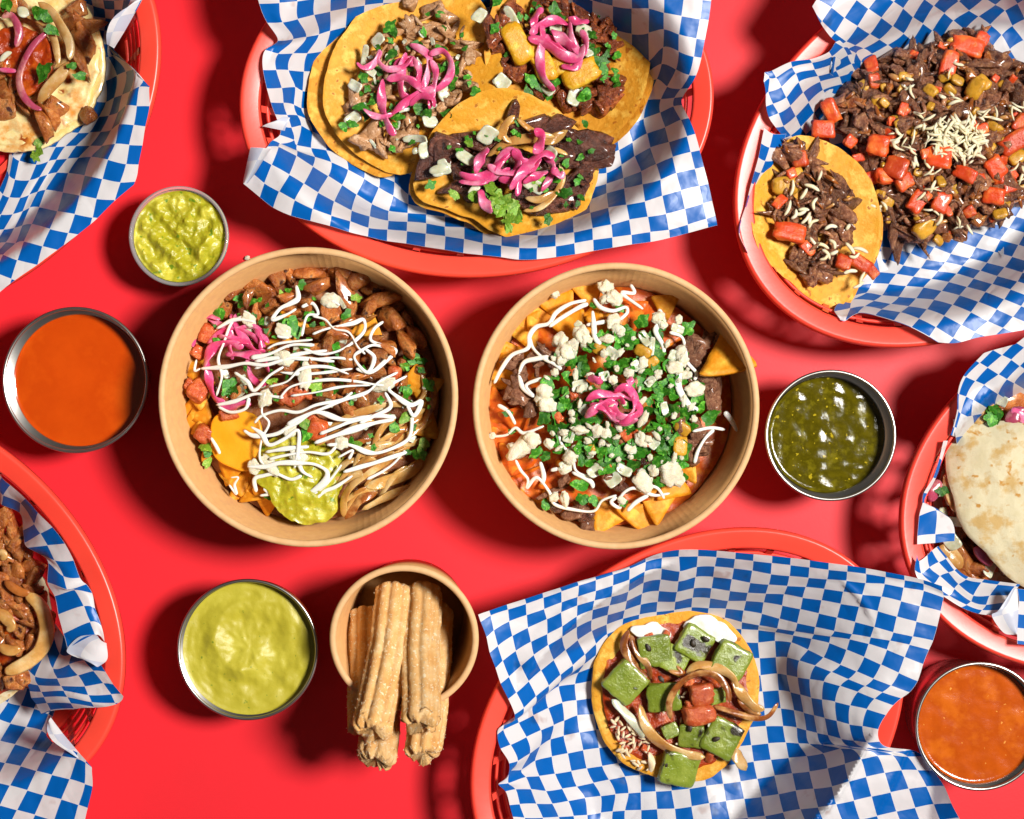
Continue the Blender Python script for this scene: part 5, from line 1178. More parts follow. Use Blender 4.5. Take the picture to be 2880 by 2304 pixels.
CR2 = [[(160, 740), (200, 660), (260, 580), (350, 540), (360, 470), (400, 420), (470, 400), (510, 340), (590, 290), (680, 270)], [(470, 420), (540, 370), (640, 310), (690, 290)], [(360, 480), (380, 540), (440, 600), (500, 630), (540, 660)], [(300, 680), (330, 620), (400, 600), (470, 590)], [(300, 680), (320, 760), (380, 810), (340, 750), (430, 710)],
 [(680, 410), (790, 390)], [(715, 330), (720, 380), (730, 480), (760, 520)], [(720, 260), (760, 310), (830, 330), (900, 310), (910, 340), (870, 380)], [(930, 180), (950, 230), (880, 230), (1000, 320)], [(1090, 320), (1110, 380), (1070, 440), (1110, 520), (1120, 570)], [(1150, 450), (1220, 480), (1240, 560), (1250, 620), (1300, 680), (1290, 720)],
 [(1200, 560), (1210, 650), (1200, 760), (1260, 860), (1310, 890)], [(150, 1040), (230, 1030), (280, 990), (330, 1020), (440, 980)], [(180, 860), (240, 900), (280, 970)], [(280, 1170), (310, 1230), (350, 1280), (345, 1330), (400, 1270), (470, 1350), (500, 1420), (600, 1450), (720, 1460), (770, 1400), (850, 1370)], [(520, 990), (540, 1080), (600, 1150), (620, 1230), (680, 1260), (760, 1250)],
 [(910, 1460), (960, 1410), (1030, 1370)], [(850, 1380), (820, 1410), (870, 1440), (880, 1370), (950, 1330), (1060, 1370), (1150, 1360)], [(980, 1230), (1000, 1300), (1080, 1330), (1120, 1390)], [(1280, 1010), (1380, 990), (1460, 1000)], [(1460, 900), (1500, 950), (1530, 1010)], [(1290, 1190), (1310, 1120), (1350, 1050), (1400, 1000)], [(480, 1230), (520, 1220)], [(420, 1180), (440, 1260), (430, 1310)], [(600, 1240), (700, 1290), (720, 1330)]]
for pts in CR2:
    strip('crema_drizzle', n2, [zd(*p) for p in pts], H2, rg.uniform(.15, .25), .14, 'crema', dz=rg.uniform(.45, .6), seg=8, n=7, wob=.35, blob=.6, seed=rg.random() * 30, taper=.1, tip=.5)
zt = 5.9
for pts in ([(680, 840), (740, 800), (820, 800), (900, 800), (950, 830)], [(700, 860), (780, 880), (840, 930), (900, 960), (970, 940)], [(840, 790), (900, 760), (950, 810), (960, 880), (920, 930), (860, 920), (830, 870), (860, 830), (900, 850)], [(670, 930), (720, 890), (790, 850), (860, 830)], [(690, 700), (740, 720), (770, 720)], [(930, 700), (920, 760)], [(860, 960), (920, 940), (980, 900), (960, 840)], [(760, 830), (800, 900), (880, 950)]):
    strip('pickled_onion_strip', n2, [(*zd(*p), zt + .25 * math.sin(i * 1.7)) for i, p in enumerate(pts)], H2, .5, .14, 'pickled_onion', twist=.9, seed=rg.random() * 9, p=3)
for X, Y in scatter([(430, 900), (560, 700), (1300, 900), (1200, 1100), (800, 1300)], 8, rg, 60):
    px, py, z = at2(X, Y, .3); piece('diced_tomato', n2, px, py, z, .3, rg=rg)
# ------------------------------------------------------------------ tortilla dishes
def F2(pts): return [(x * 2880 / 2156, y * 2880 / 2156) for x, y in pts]     # full-view readings -> photo pixels
def tortilla(parent, name, outline, cpx, z0, matname, axis=0.0, curl=0.0, thick=.2, wav=.12, seed=0, shift=(0, 0), grow=1.0, jag=.012, lean=(0, 0)):
    """soft tortilla: outline in photo pixels, curling up either side of the axis"""
    c = P(cpx[0] + shift[0], cpx[1] + shift[1], z0)
    o = [c + (P(x + shift[0], y + shift[1], z0) - c) * grow for x, y in outline]
    ca, sa = math.cos(axis), math.sin(axis)
    def zf(x, y):
        v = -(x - c[0]) * sa + (y - c[1]) * ca; u = (x - c[0]) * ca + (y - c[1]) * sa
        return z0 + lean[0] * (x - c[0]) + lean[1] * (y - c[1]) + curl * v * v + wav * N3(u * .45 + seed, v * .45, seed) * (1 + .15 * (u * u + v * v) ** .5) + .03 * N3(x * 2, y * 2, seed)
    V, F = disc_field(o, c, zf, thick=thick, nr=26, na=120, jag=jag, seed=seed)
    build(name, V, F, M[matname], parent)
    def H(px, py):
        p = P(px, py, z0 + .6); return zf(p[0], p[1])
    return H

def heap(parent, kind, spots, H, lift=.25, rg=RNG, tilt=.5, k=1.0, name=None, flat=1.0):
    for q in spots:
        px, py, s = q[:3]
        piece(kind, parent, px, py, H(px, py) + lift + rg.uniform(-.08, .1), s * k, tilt=tilt, rg=rg, name=name, flat=flat, rz=q[3] if len(q) > 3 else None)

def spray(parent, kind, poly, n, H, s0, s1, lift=.5, rg=RNG, dmin=8, tilt=.6, name=None, flat=1.0):
    for px, py in scatter(poly, n, rg, dmin):
        piece(kind, parent, px, py, H(px, py) + lift + rg.uniform(-.12, .12), rg.uniform(s0, s1), tilt=tilt, rg=rg, name=name, flat=flat)

def shreds(parent, name, poly, n, H, l0, l1, w, mats, lift, rg, dmin=14):
    """torn fibres and soft strips lying over a pile"""
    for px, py in scatter(poly, n, rg, dmin):
        a = rg.uniform(0, 6.28); l = rg.uniform(l0, l1) * 27; b = a + rg.uniform(-.7, .7); z = H(px, py) + lift + rg.uniform(-.1, .15)
        strip(name, parent, [(px - l * math.cos(a), py - l * math.sin(a), z - .12), (px, py, z + .05), (px + l * math.cos(b), py + l * math.sin(b), z - .15)], None, rg.uniform(.6, 1.3) * w, w * .7, rg.choice(mats), seg=6, n=4, wob=.5, seed=rg.random() * 40, tip=.2, taper=.4)

rg = random.Random(21)
za = Z(660, 0, 2.156); zb2 = Z(1300, 0, 2.156)
bc = BK['TC'].c
# --- pale pork taco
cA = (1140, 215)
tA = thing('pork_taco', 'yellow corn taco of pale shredded pork, left of the three', 'taco', (*P(*cA, 1)[:2], .9), 'three corn tacos in the top middle basket')
oA = F2([(685, 240), (693, 150), (735, 65), (790, 0), (850, -40), (950, -55), (1020, 15), (1055, 110), (1055, 190), (1010, 255), (940, 310), (885, 350), (845, 372), (780, 345), (722, 300)])
tortilla(tA, 'lower_tortilla', oA, cA, 1.25, 'corn_tortilla', axis=1.2, curl=.05, seed=2, shift=(-42, 4), grow=1.01)
HA = tortilla(tA, 'upper_tortilla', oA, cA, 1.62, 'corn_tortilla_bright', axis=1.2, curl=.05, seed=3)
polyA = [za(*p) for p in ((700, 640), (760, 470), (830, 330), (930, 180), (1060, 130), (1240, 40), (1330, 120), (1450, 330), (1450, 560), (1330, 680), (1150, 760), (1050, 900), (850, 950), (740, 840))]
heap(tA, 'pork_piece', [(*za(x, y), s) for x, y, s in ((820, 800, 1.35), (870, 880, 1.2), (1010, 830, 1.2), (1060, 790, 1.0), (720, 600, .8), (830, 520, .8), (1050, 180, .9), (1150, 180, .9), (1280, 90, .9), (1250, 190, 1.0), (1350, 480, .8), (1400, 300, 1.0), (1330, 620, .9), (1080, 15, .8), (1200, 50, .8), (970, 200, .7), (780, 640, .8), (900, 560, .8), (1000, 470, .9), (1430, 270, .8))], HA, .35, rg, k=.62)
spray(tA, 'pork_piece', polyA, 48, HA, .28, .5, .4, rg, 16)
spray(tA, 'diced_onion', polyA, 18, HA, .14, .26, .75, rg, 18)
heap(tA, 'diced_onion', [(*za(x, y), s) for x, y, s in ((870, 245, .42), (790, 330, .4), (735, 525, .42), (1180, 740, .5), (1110, 840, .5), (715, 720, .45), (1265, 560, .5), (1030, 520, .4), (820, 430, .35))], HA, .75, rg)
heap(tA, 'cilantro_leaf', [(*za(x, y), s) for x, y, s in ((940, 160, .6), (960, 190, .5), (780, 470, .5), (950, 330, .55), (770, 650, .6), (800, 690, .5), (1120, 660, .55), (1160, 690, .5), (1290, 690, .5), (1320, 500, .6), (1460, 550, .5), (710, 750, .45), (840, 610, .5), (870, 430, .45), (1340, 420, .45), (1270, 410, .4), (990, 710, .5), (660, 770, .4))], HA, .9, rg, k=.75)
spray(tA, 'cilantro_leaf', polyA, 46, HA, .12, .28, .85, rg, 14)
for pts in ([(740, 380), (780, 410), (840, 390), (890, 310)], [(880, 300), (870, 370), (930, 420), (1030, 400), (1080, 340)], [(900, 480), (890, 580), (900, 680), (940, 780), (975, 820)], [(1060, 270), (1130, 300), (1180, 350), (1170, 450), (1130, 560)], [(1040, 320), (1010, 430), (1010, 560), (1060, 600)], [(1180, 330), (1260, 310), (1310, 380), (1300, 470), (1230, 540), (1180, 520)], [(1190, 360), (1220, 440), (1200, 560), (1180, 660)], [(940, 700), (1040, 620), (1130, 560), (1220, 540)], [(1060, 640), (1130, 580), (1200, 600), (1210, 650)], [(780, 660), (840, 700), (900, 710), (960, 690)], [(920, 480), (1010, 470), (1090, 500), (1140, 560)], [(1080, 350), (1120, 430), (1100, 530)], [(960, 400), (1050, 370), (1110, 390)]):
    strip('pickled_onion_strip', tA, [za(*p) for p in pts], HA, rg.uniform(.36, .6), .11, 'pickled_onion', dz=rg.uniform(1.0, 1.5), twist=1.0, seed=rg.random() * 9, wob=.1, p=3)
shreds(tA, 'pork_shred', polyA, 46, HA, .5, 1.1, .2, ['pale_pork'], .6, rg)
# --- red pork taco with pineapple
cB = (1590, 150)
tB = thing('pineapple_taco', 'yellow corn taco of dark red pork with pineapple chunks', 'taco', (*P(*cB, 1)[:2], .9), 'three corn tacos in the top middle basket')
oB = F2([(1030, 60), (1060, -20), (1150, -60), (1260, -60), (1330, -10), (1362, 70), (1364, 150), (1345, 220), (1305, 280), (1265, 305), (1190, 290), (1100, 255), (1050, 200), (1020, 130)])
tortilla(tB, 'lower_tortilla', oB, cB, 1.0, 'corn_tortilla', axis=1.35, curl=.07, seed=5, shift=(14, 14), grow=1.0)
HB = tortilla(tB, 'upper_tortilla', oB, cB, 1.35, 'corn_tortilla', axis=1.35, curl=.07, seed=6)
polyB = [zb2(*p) for p in ((170, 180), (260, 40), (500, -20), (800, -20), (900, 120), (950, 300), (940, 600), (880, 690), (640, 640), (420, 560), (240, 430))]
heap(tB, 'red_pork_piece', [(*zb2(x, y), s) for x, y, s in ((180, 190, 1.0), (290, 50, 1.1), (340, 420, 1.1), (420, 40, 1.0), (610, 40, 1.0), (720, 60, 1.0), (830, 130, 1.1), (900, 180, 1.0), (860, 250, .9), (920, 460, 1.1), (900, 560, 1.1), (850, 640, 1.2), (780, 560, .9), (620, 610, .9), (250, 300, .9), (480, 300, .9), (640, 320, .9), (760, 300, .9), (690, 620, .8))], HB, .35, rg, k=.62)
spray(tB, 'red_pork_piece', polyB, 70, HB, .26, .48, .4, rg, 15)
shreds(tB, 'pork_shred', polyB, 50, HB, .5, 1.2, .17, ['red_pork'], .6, rg)
for x, y, s, r in ((330, 265, 1.25, -1.1), (490, 390, 1.1, -1.2), (720, 450, 1.25, .5), (590, 400, 1.0, .4), (425, 310, .9, -.9)):
    piece('pineapple_chunk', tB, *zb2(x, y), HB(*zb2(x, y)) + .95, s * .78, rot=(rg.uniform(-.15, .15), rg.uniform(-.15, .15), r), rg=rg)
heap(tB, 'diced_onion', [(*zb2(x, y), s) for x, y, s in ((310, 120, .6), (735, 190, .5), (680, 580, .55), (520, 540, .45), (100, 100, .5), (240, 500, .45), (560, 180, .4), (755, 310, .4))], HB, .8, rg)
spray(tB, 'cilantro_leaf', polyB, 44, HB, .14, .34, .85, rg, 14)
heap(tB, 'cilantro_leaf', [(*zb2(x, y), s) for x, y, s in ((560, 60, .6), (590, 110, .5), (840, 370, .6), (860, 420, .5), (470, 510, .7), (420, 490, .6), (400, 560, .5), (620, 450, .5), (740, 580, .6), (210, 10, .5), (800, 320, .5), (745, 750, .35), (520, 570, .5))], HB, .9, rg, k=.75)
for pts in ([(420, 170), (450, 90), (490, 50)], [(410, 210), (470, 160), (560, 120), (640, 150)], [(480, 130), (490, 240), (470, 350), (490, 470), (560, 550)], [(400, 230), (500, 260), (600, 330), (700, 350), (740, 270)], [(640, 110), (700, 130), (770, 130)], [(650, 130), (660, 230), (700, 310), (740, 320), (750, 250), (720, 180)], [(500, 210), (580, 290), (670, 380), (640, 410)], [(540, 180), (620, 250), (690, 300)], [(600, 400), (680, 410), (730, 360)]):
    strip('pickled_onion_strip', tB, [zb2(*p) for p in pts], HB, rg.uniform(.4, .68), .12, 'pickled_onion', dz=rg.uniform(1.2, 1.6), twist=.9, seed=rg.random() * 9, wob=.1, p=3)
# --- steak taco in front
cC = (1420, 482)
tC = thing('steak_taco', 'folded yellow corn taco of dark glossy steak, nearest of the three', 'taco', (*P(*cC, 1)[:2], 1.0), 'three corn tacos in the top middle basket')
oC = F2([(900, 300), (945, 245), (1000, 208), (1060, 194), (1130, 213), (1200, 258), (1250, 310), (1262, 360), (1248, 410), (1222, 462), (1178, 500), (1120, 517), (1060, 500), (1000, 462), (940, 438), (882, 424), (868, 395), (880, 345)])
tortilla(tC, 'lower_tortilla', oC, cC, 1.8, 'corn_tortilla', axis=.12, curl=.075, seed=8, shift=(-12, 10), grow=1.0)
HC = tortilla(tC, 'upper_tortilla', oC, cC, 2.2, 'corn_tortilla_bright', axis=.12, curl=.08, seed=9)
heap(tC, 'steak_piece', [(*zb2(x, y), s, r) for x, y, s, r in ((-130, 900, 1.25, .9), (-180, 1010, 1.3, 1.0), (60, 860, 1.3, .1), (-60, 880, 1.2, -.1), (140, 870, 1.0, .2), (430, 760, 1.0, .3), (310, 660, .6, 1.4), (700, 890, 1.5, -.2), (790, 870, 1.3, .3), (820, 960, 1.1, .6), (640, 960, 1.1, 0), (740, 1030, 1.0, .2), (640, 1160, 1.3, .4), (700, 1100, 1.1, .7), (600, 1240, 1.0, .2), (480, 1270, .8, .05), (100, 1180, 1.0, 0), (-60, 1150, .9, .5), (300, 1000, 1.2, 0), (450, 1000, 1.2, 0), (160, 1020, 1.1, 0), (380, 1200, 1.1, 0), (540, 1150, 1.0, .5), (0, 1010, 1.0, .3), (250, 1250, .9, 0), (560, 760, .9, .2))], HC, .4, rg, k=.68, tilt=.3)
polyC = [zb2(*p) for p in ((-160, 900), (40, 800), (350, 740), (700, 800), (830, 900), (780, 1080), (700, 1250), (500, 1290), (250, 1230), (0, 1130))]
spray(tC, 'steak_piece', polyC, 26, HC, .3, .5, .4, rg, 24)
for pts, w in (([(320, 700), (260, 760), (220, 860)], .6), ([(280, 760), (250, 820), (300, 870)], .5), ([(150, 950), (260, 870), (400, 840), (520, 850), (640, 790)], .75), ([(480, 870), (560, 840), (630, 800)], .8), ([(590, 990), (610, 1080), (560, 1180), (470, 1260), (370, 1280)], .5), ([(380, 1200), (470, 1210), (560, 1160)], .6), ([(330, 720), (440, 800), (560, 830)], .5), ([(540, 900), (600, 920), (640, 940)], .4)):
    strip('grilled_onion_strip', tC, [zb2(*p) for p in pts], HC, w * .7, .12, 'grilled_onion', dz=rg.uniform(.8, 1.1), twist=.5, seed=rg.random() * 9, wob=.15, p=3, tip=.12, taper=.45)
for pts in ([(-20, 1050), (60, 1080), (150, 1060), (220, 980), (290, 910)], [(-20, 1100), (80, 1110), (180, 1080), (290, 1020)], [(80, 1050), (110, 960), (160, 900)], [(190, 1060), (240, 960), (300, 920), (340, 990), (300, 1080), (220, 1090)], [(310, 900), (360, 980), (440, 1010)], [(290, 1150), (340, 1080), (420, 980), (500, 930), (560, 960)], [(330, 1190), (360, 1090), (430, 1020), (480, 960)], [(490, 940), (550, 1000), (530, 1080), (480, 1160)], [(440, 780), (480, 830), (460, 900), (430, 930)], [(540, 1020), (590, 1060), (625, 1055)], [(370, 1110), (440, 1070), (520, 1040)], [(110, 1150), (130, 1220), (180, 1290)], [(150, 1000), (220, 1040), (300, 1050), (390, 1040)]):
    strip('pickled_onion_strip', tC, [zb2(*p) for p in pts], HC, rg.uniform(.42, .7), .12, 'pickled_onion', dz=rg.uniform(1.15, 1.6), twist=.9, seed=rg.random() * 9, wob=.1, p=3)
heap(tC, 'diced_onion', [(*zb2(x, y), s) for x, y, s in ((-110, 1010, .4), (150, 815, .55), (-240, 910, .4), (20, 960, .5), (430, 1120, .55), (540, 930, .4), (90, 1130, .5), (300, 1080, .4))], HC, 1.0, rg)
for pts, w in (([(-200, 1040), (-140, 1025), (-70, 1000)], .5), ([(-180, 1060), (-110, 1050)], .3), ([(-300, 905), (-270, 925)], .45)):
    strip('onion_strip', tC, [zb2(*p) for p in pts], HC, w, .18, 'onion_translucent', dz=1.05, seed=3, p=4)
spray(tC, 'cilantro_leaf', polyC, 40, HC, .14, .3, .95, rg, 14)
heap(tC, 'pale_cilantro', [(*zb2(x, y), s) for x, y, s in ((180, 1150, .6), (210, 1200, .6), (250, 1230, .65), (300, 1250, .55), (330, 1290, .5), (230, 1280, .55), (280, 1330, .5), (200, 1260, .5), (330, 1330, .4), (480, 1100, .5), (430, 1080, .4), (90, 1200, .45), (280, 1380, .4), (60, 1190, .4), (-50, 1180, .4), (40, 870, .35)) for _ in (0, 1)], HC, 1.15, rg, k=.8, name='cilantro_leaf')
heap(tC, 'cilantro_leaf', [(*zb2(x, y), s) for x, y, s in ((630, 1170, .55), (520, 1330, .45), (-190, 1120, .45), (700, 1100, .35), (490, 1080, .5), (630, 990, .4), (60, 980, .4))], HC, .9, rg, k=.75)

# ------------------------------------------------------------------ top right: taco and chopped beef
zr = Z(2050, 0, 1.76)
cD = zr(420, 1090)
tD = thing('beef_pepper_taco', 'corn taco of chopped beef, peppers and shredded cheese beside the beef pile', 'taco', (*P(*cD, 1)[:2], 1.2))
oD = [zr(*p) for p in ((330, 665), (450, 690), (570, 750), (670, 850), (735, 980), (755, 1120), (725, 1270), (650, 1370), (620, 1450), (560, 1520), (480, 1545), (400, 1520), (350, 1440), (290, 1390), (200, 1330), (125, 1230), (95, 1100), (110, 960), (160, 850), (230, 760), (285, 700))]
tortilla(tD, 'lower_tortilla', oD, cD, 2.9, 'corn_tortilla', axis=1.95, curl=.05, seed=12, lean=(-.2, .0), shift=(10, 14), grow=.98)
HD = tortilla(tD, 'upper_tortilla', oD, cD, 3.3, 'corn_tortilla_bright', axis=1.95, curl=.06, seed=13, wav=.16, lean=(-.2, .0))
polyD = [zr(*p) for p in ((250, 760), (330, 700), (410, 740), (430, 850), (590, 920), (610, 1050), (600, 1180), (540, 1250), (520, 1360), (460, 1390), (320, 1320), (310, 1260), (400, 1240), (330, 1190), (240, 1100), (210, 1030), (270, 960), (250, 850))]
spray(tD, 'beef_piece', polyD, 60, HD, .3, .62, .35, rg, 18)
heap(tD, 'beef_piece', [(*zr(x, y), s) for x, y, s in ((330, 740, .9), (380, 790, .8), (440, 1000, .9), (520, 960, 1.0), (570, 1040, 1.0), (550, 1130, .9), (470, 1340, .9), (350, 1290, .8), (400, 1210, .7), (240, 1050, .7), (490, 1210, .8), (420, 870, .8))], HD, .5, rg, k=.75)
shreds(tD, 'beef_shred', polyD, 40, HD, .5, 1.1, .2, ['chopped_beef', 'chopped_beef', 'brown_onion'], .75, rg)
for x, y, s, r in ((300, 1150, 1.35, -.2), (250, 1000, .7, .8), (350, 790, .9, .2), (650, 1300, 1.0, -.6), (570, 1300, .9, 1.2), (390, 1230, .7, -.8), (710, 1345, .7, -.9), (310, 860, .6, .4)):
    piece('diced_red_pepper', tD, *zr(x, y), HD(*zr(x, y)) + .85, s * .48, rot=(rg.uniform(-.3, .3), rg.uniform(-.3, .3), r), rg=rg)
heap(tD, 'diced_yellow_pepper', [(*zr(x, y), s) for x, y, s in ((280, 920, .6), (330, 860, .4))], HD, .6, rg)
CHS = [(310, 930, .9, 1.4), (410, 930, .9, -.4), (370, 960, .7, 1.0), (290, 1030, .9, 1.2), (430, 1010, .7, 1.3), (320, 1060, .6, 1.1), (350, 1050, .8, .3), (380, 1080, .8, .9), (420, 1110, .7, .7), (505, 1130, .7, .2), (420, 1200, .7, -.9), (460, 1220, .8, -.3), (510, 1210, .6, -1.0), (480, 1260, .7, -.9), (450, 870, .6, 1.2), (590, 1125, .4, 1), (600, 1230, .8, -.9), (650, 1240, .9, -.3), (620, 1260, .6, .3), (600, 1350, .8, .2), (660, 1380, .8, 1.2), (640, 1410, .7, .5), (370, 1040, .6, 0), (470, 1270, .6, .6), (400, 1090, .5, 1.4), (520, 1250, .5, .4)]
for x, y, s, r in CHS:
    px, py = zr(x, y); l = s * 26; z = HD(px, py) + 1.0; k = rg.uniform(-8, 8)
    strip('cheese_shred', tD, [(px - l * math.cos(r), py + l * math.sin(r), z), (px + k * math.sin(r), py + k * math.cos(r), z + .06), (px + l * math.cos(r), py - l * math.sin(r), z)], None, .19, .14, 'shredded_cheese', seg=6, n=4, wob=.3, seed=x, tip=.4)
# --- the pile
cE = zr(1080, 700)
tE = thing('beef_pepper_pile', 'heap of chopped beef, red and yellow peppers under shredded white cheese', 'meat', (*P(*cE, 1)[:2], .8))
polyE = [zr(*p) for p in ((545, 560), (600, 470), (680, 330), (800, 255), (920, 245), (1060, 190), (1160, 150), (1280, 160), (1330, 270), (1461, 340), (1560, 420), (1600, 700), (1540, 900), (1450, 980), (1330, 1080), (1180, 1110), (1080, 1190), (930, 1200), (830, 1200), (760, 1060), (740, 960), (690, 860), (600, 740))]
def HE(px, py):
    p = P(px, py, 2.5); q = P(*zr(1060, 720), 2.5); d = math.hypot((p[0] - q[0]) / 6.2, (p[1] - q[1]) / 5.6)
    return 3.2 - 1.9 * min(1.4, d) ** 2 + .25 * N3(p[0] * .7, p[1] * .7, 3)
V, F = disc_field([P(x, y, 1.2) for x, y in polyE], P(*cE, 1.2), lambda x, y: max(.9, HE(1440 + x * FPX / 92.5, 1152 - y * FPX / 92.5) - .35 + .25 * N3(x * 1.6, y * 1.6, 3)), z_bottom=.75, nr=26, na=100)
build('meat_bed', V, F, M['chopped_beef'], tE)
spray(tE, 'beef_piece', polyE, 230, HE, .42, .85, .1, rg, 19, name='beef_piece')
for x, y, s, r in ((465, 640, 1.2, 0), (505, 550, 1.1, -1.1), (705, 320, .9, -1.3), (720, 400, .8, -1.4), (1180, 230, 1.4, -.3), (1250, 200, .9, 1.1), (1090, 320, 1.2, 1.3), (740, 720, 1.2, -.2), (830, 830, 1.3, -.4), (790, 870, 1.2, .1), (870, 900, 1.0, .6), (1040, 780, 1.4, -.1), (1170, 860, 1.0, -.5), (940, 990, 1.2, .9), (1050, 1000, 1.1, 1.2), (1310, 970, 1.1, -.2), (1420, 700, 1.4, .5), (1320, 830, 1.2, -.9), (1390, 920, .9, .3), (1440, 610, .9, .9), (710, 880, .9, .3), (640, 780, .6, .2), (980, 760, .7, .2), (600, 700, .7, 1.0), (1250, 640, .7, .3), (860, 540, .6, 1.2)):
    piece('diced_red_pepper', tE, *zr(x, y), (HE(*zr(x, y)) + .72) if x > 540 else 2.3, s * .48, rot=(rg.uniform(-.35, .35), rg.uniform(-.35, .35), r), rg=rg)
shreds(tE, 'beef_shred', polyE, 150, HE, .5, 1.4, .24, ['chopped_beef', 'chopped_beef', 'chopped_beef', 'brown_onion'], .5, rg, 18)
heap(tE, 'diced_yellow_pepper', [(*zr(x, y), s) for x, y, s in ((965, 1130, 1.25), (1220, 440, 1.1), (780, 1010, .9), (860, 450, .6), (1000, 450, .8), (1050, 900, .6), (1430, 780, .9), (1340, 1060, .7), (1070, 380, .6), (750, 960, .5), (1260, 410, .8), (770, 510, .5), (840, 620, .5), (1300, 620, .6))], HE, .7, rg, k=.48)
spray(tE, 'beef_piece', polyE, 60, HE, .25, .5, .55, rg, 30)
spray(tE, 'diced_yellow_pepper', polyE, 34, HE, .16, .34, .5, rg, 34)
spray(tE, 'diced_red_pepper', polyE, 26, HE, .16, .32, .52, rg, 34)
spray(tE, 'chicken_piece', polyE, 30, HE, .3, .5, .42, rg, 34, name='browned_scrap')
def ring_poly(x, y, rx, ry, n=14): return [zr(x + rx * math.cos(t), y + ry * math.sin(t)) for t in np.linspace(0, 6.28, n, endpoint=False)]
shreds(tE, 'cheese_shred', ring_poly(1120, 690, 150, 105), 130, HE, .5, 1.1, .15, ['shredded_cheese'], .95, rg, 3)
for x, y in ((900, 780), (830, 690), (890, 430), (1000, 830), (860, 720), (1230, 580), (1090, 490), (970, 590), (1440, 560), (1160, 1110), (990, 960), (1220, 780), (1440, 860), (750, 1010), (1110, 340), (1300, 560), (950, 660), (1020, 1060)):
    shreds(tE, 'cheese_shred', ring_poly(x, y, 42, 42), 4, HE, .4, 1.0, .15, ['shredded_cheese'], .95, rg, 4)

# ------------------------------------------------------------------ cactus tortilla
zs = Z(1310, 1480, 2.0936); zs2 = Z(2000, 1500, 2.1455)
cS = (1898, 1945)
tS = thing('cactus_tortilla', 'round yellow tortilla topped with green cactus squares, browned onion and tomato', 'tortilla dish', (*P(*cS, 1)[:2], .8))
oS = [zs(*p) for p in ((745, 900), (765, 780), (835, 660), (930, 580), (1060, 520), (1200, 497), (1330, 487), (1400, 500), (1480, 530), (1560, 575))] + [zs2(*p) for p in ((100, 530), (190, 620), (250, 720), (285, 850), (290, 960), (270, 1100), (220, 1200), (160, 1300))] + [zs(*p) for p in ((1500, 1440), (1380, 1500), (1250, 1500), (1120, 1475), (1000, 1430), (910, 1380), (830, 1290), (770, 1150), (742, 1010))]
HS = tortilla(tS, 'corn_base', oS, cS, 1.15, 'corn_tortilla_bright', curl=.012, thick=.4, seed=15, wav=.08)
inn = [(cS[0] + (x - cS[0]) * .87, cS[1] + (y - cS[1]) * .87) for x, y in oS]
HS2 = tortilla(tS, 'red_sauce', inn, cS, 1.28, 'red_sauce', thick=.12, seed=16, wav=.12, jag=.04)
for nm, pts, zz in (('crema_spread', ((1270, 600), (1330, 545), (1400, 520), (1480, 560), (1560, 620), (1620, 680), (1540, 690), (1450, 650), (1360, 640)), 1.62), ('crema_spread', ((960, 600), (1050, 590), (1160, 600), (1220, 640), (1150, 680), (1050, 660)), 1.55)):
    o = [P(*zs(*p), zz) for p in pts]; cc = np.mean(o, axis=0)
    V, F = disc_field(o, cc, lambda x, y: zz + .1 * N3(x * 1.4, y * 1.4, 2) + .05 * N3(x * 4, y * 4, 2), thick=.3, nr=14, na=60, jag=.06, seed=4)
    build(nm, V, F, M['crema'], tS)
for x, y, s, a in ((1110, 735, 1.0, .15), (1230, 790, .8, -.5), (1345, 690, 1.0, -.55), (1560, 790, 1.05, -.5), (940, 920, 1.1, -.75), (1165, 1005, 1.0, .1), (1325, 1235, .75, -.1), (1505, 1245, 1.1, 1.1), (1255, 1425, 1.1, -.2), (1205, 1205, .5, .4), (1480, 1000, .5, .2)):
    px, py = zs(x, y); q = piece('cactus_square', tS, px, py, HS2(px, py) + .45, s * .86, rot=(rg.uniform(-.16, .16), rg.uniform(-.16, .16), a), rg=rg)
for x, y in ((1180, 1405), (1475, 1255), (1075, 715), (1340, 690), (1415, 665), (1150, 900), (1320, 1190)):
    px, py = zs(x, y); piece('char_flake', tS, px, py, HS2(px, py) + .82, .22, tilt=.1, rg=rg)
for pts, w, m_, dz in (([(1025, 1050), (1060, 1180), (1150, 1280), (1280, 1340), (1410, 1360)], .85, 'grilled_onion', .75), ([(1205, 1140), (1200, 1030), (1260, 930), (1360, 870), (1470, 880), (1540, 960), (1555, 1040)], .6, 'brown_onion', 1.15), ([(960, 610), (930, 700), (980, 800), (1080, 905)], .7, 'brown_onion', .6), ([(970, 640), (1010, 740), (1070, 820), (1090, 900)], .6, 'brown_onion', .7), ([(1300, 870), (1360, 820), (1460, 830), (1560, 880), (1600, 950)], .75, 'grilled_onion', .8), ([(1570, 900), (1620, 980), (1690, 1060), (1760, 1080)], .85, 'grilled_onion', .7), ([(1460, 1060), (1560, 1090), (1690, 1130), (1780, 1120), (1840, 1040)], .5, 'brown_onion', .95), ([(1560, 1300), (1600, 1360), (1650, 1440)], 1.0, 'grilled_onion', .5), ([(860, 1020), (930, 1090), (1000, 1170), (1050, 1250)], .75, 'onion_translucent', .6), ([(1080, 1330), (1095, 1390), (1090, 1450)], .55, 'rice', .5), ([(1240, 820), (1280, 870), (1190, 850)], .4, 'brown_onion', .7), ([(1600, 1020), (1680, 1090), (1740, 1110)], .6, 'brown_onion', .5)):
    strip('onion_strip', tS, [zs(*p) for p in pts], HS2, w * .72, .12, m_, dz=dz, twist=.6, seed=rg.random() * 9, wob=.12, p=3, tip=.12, taper=.4)
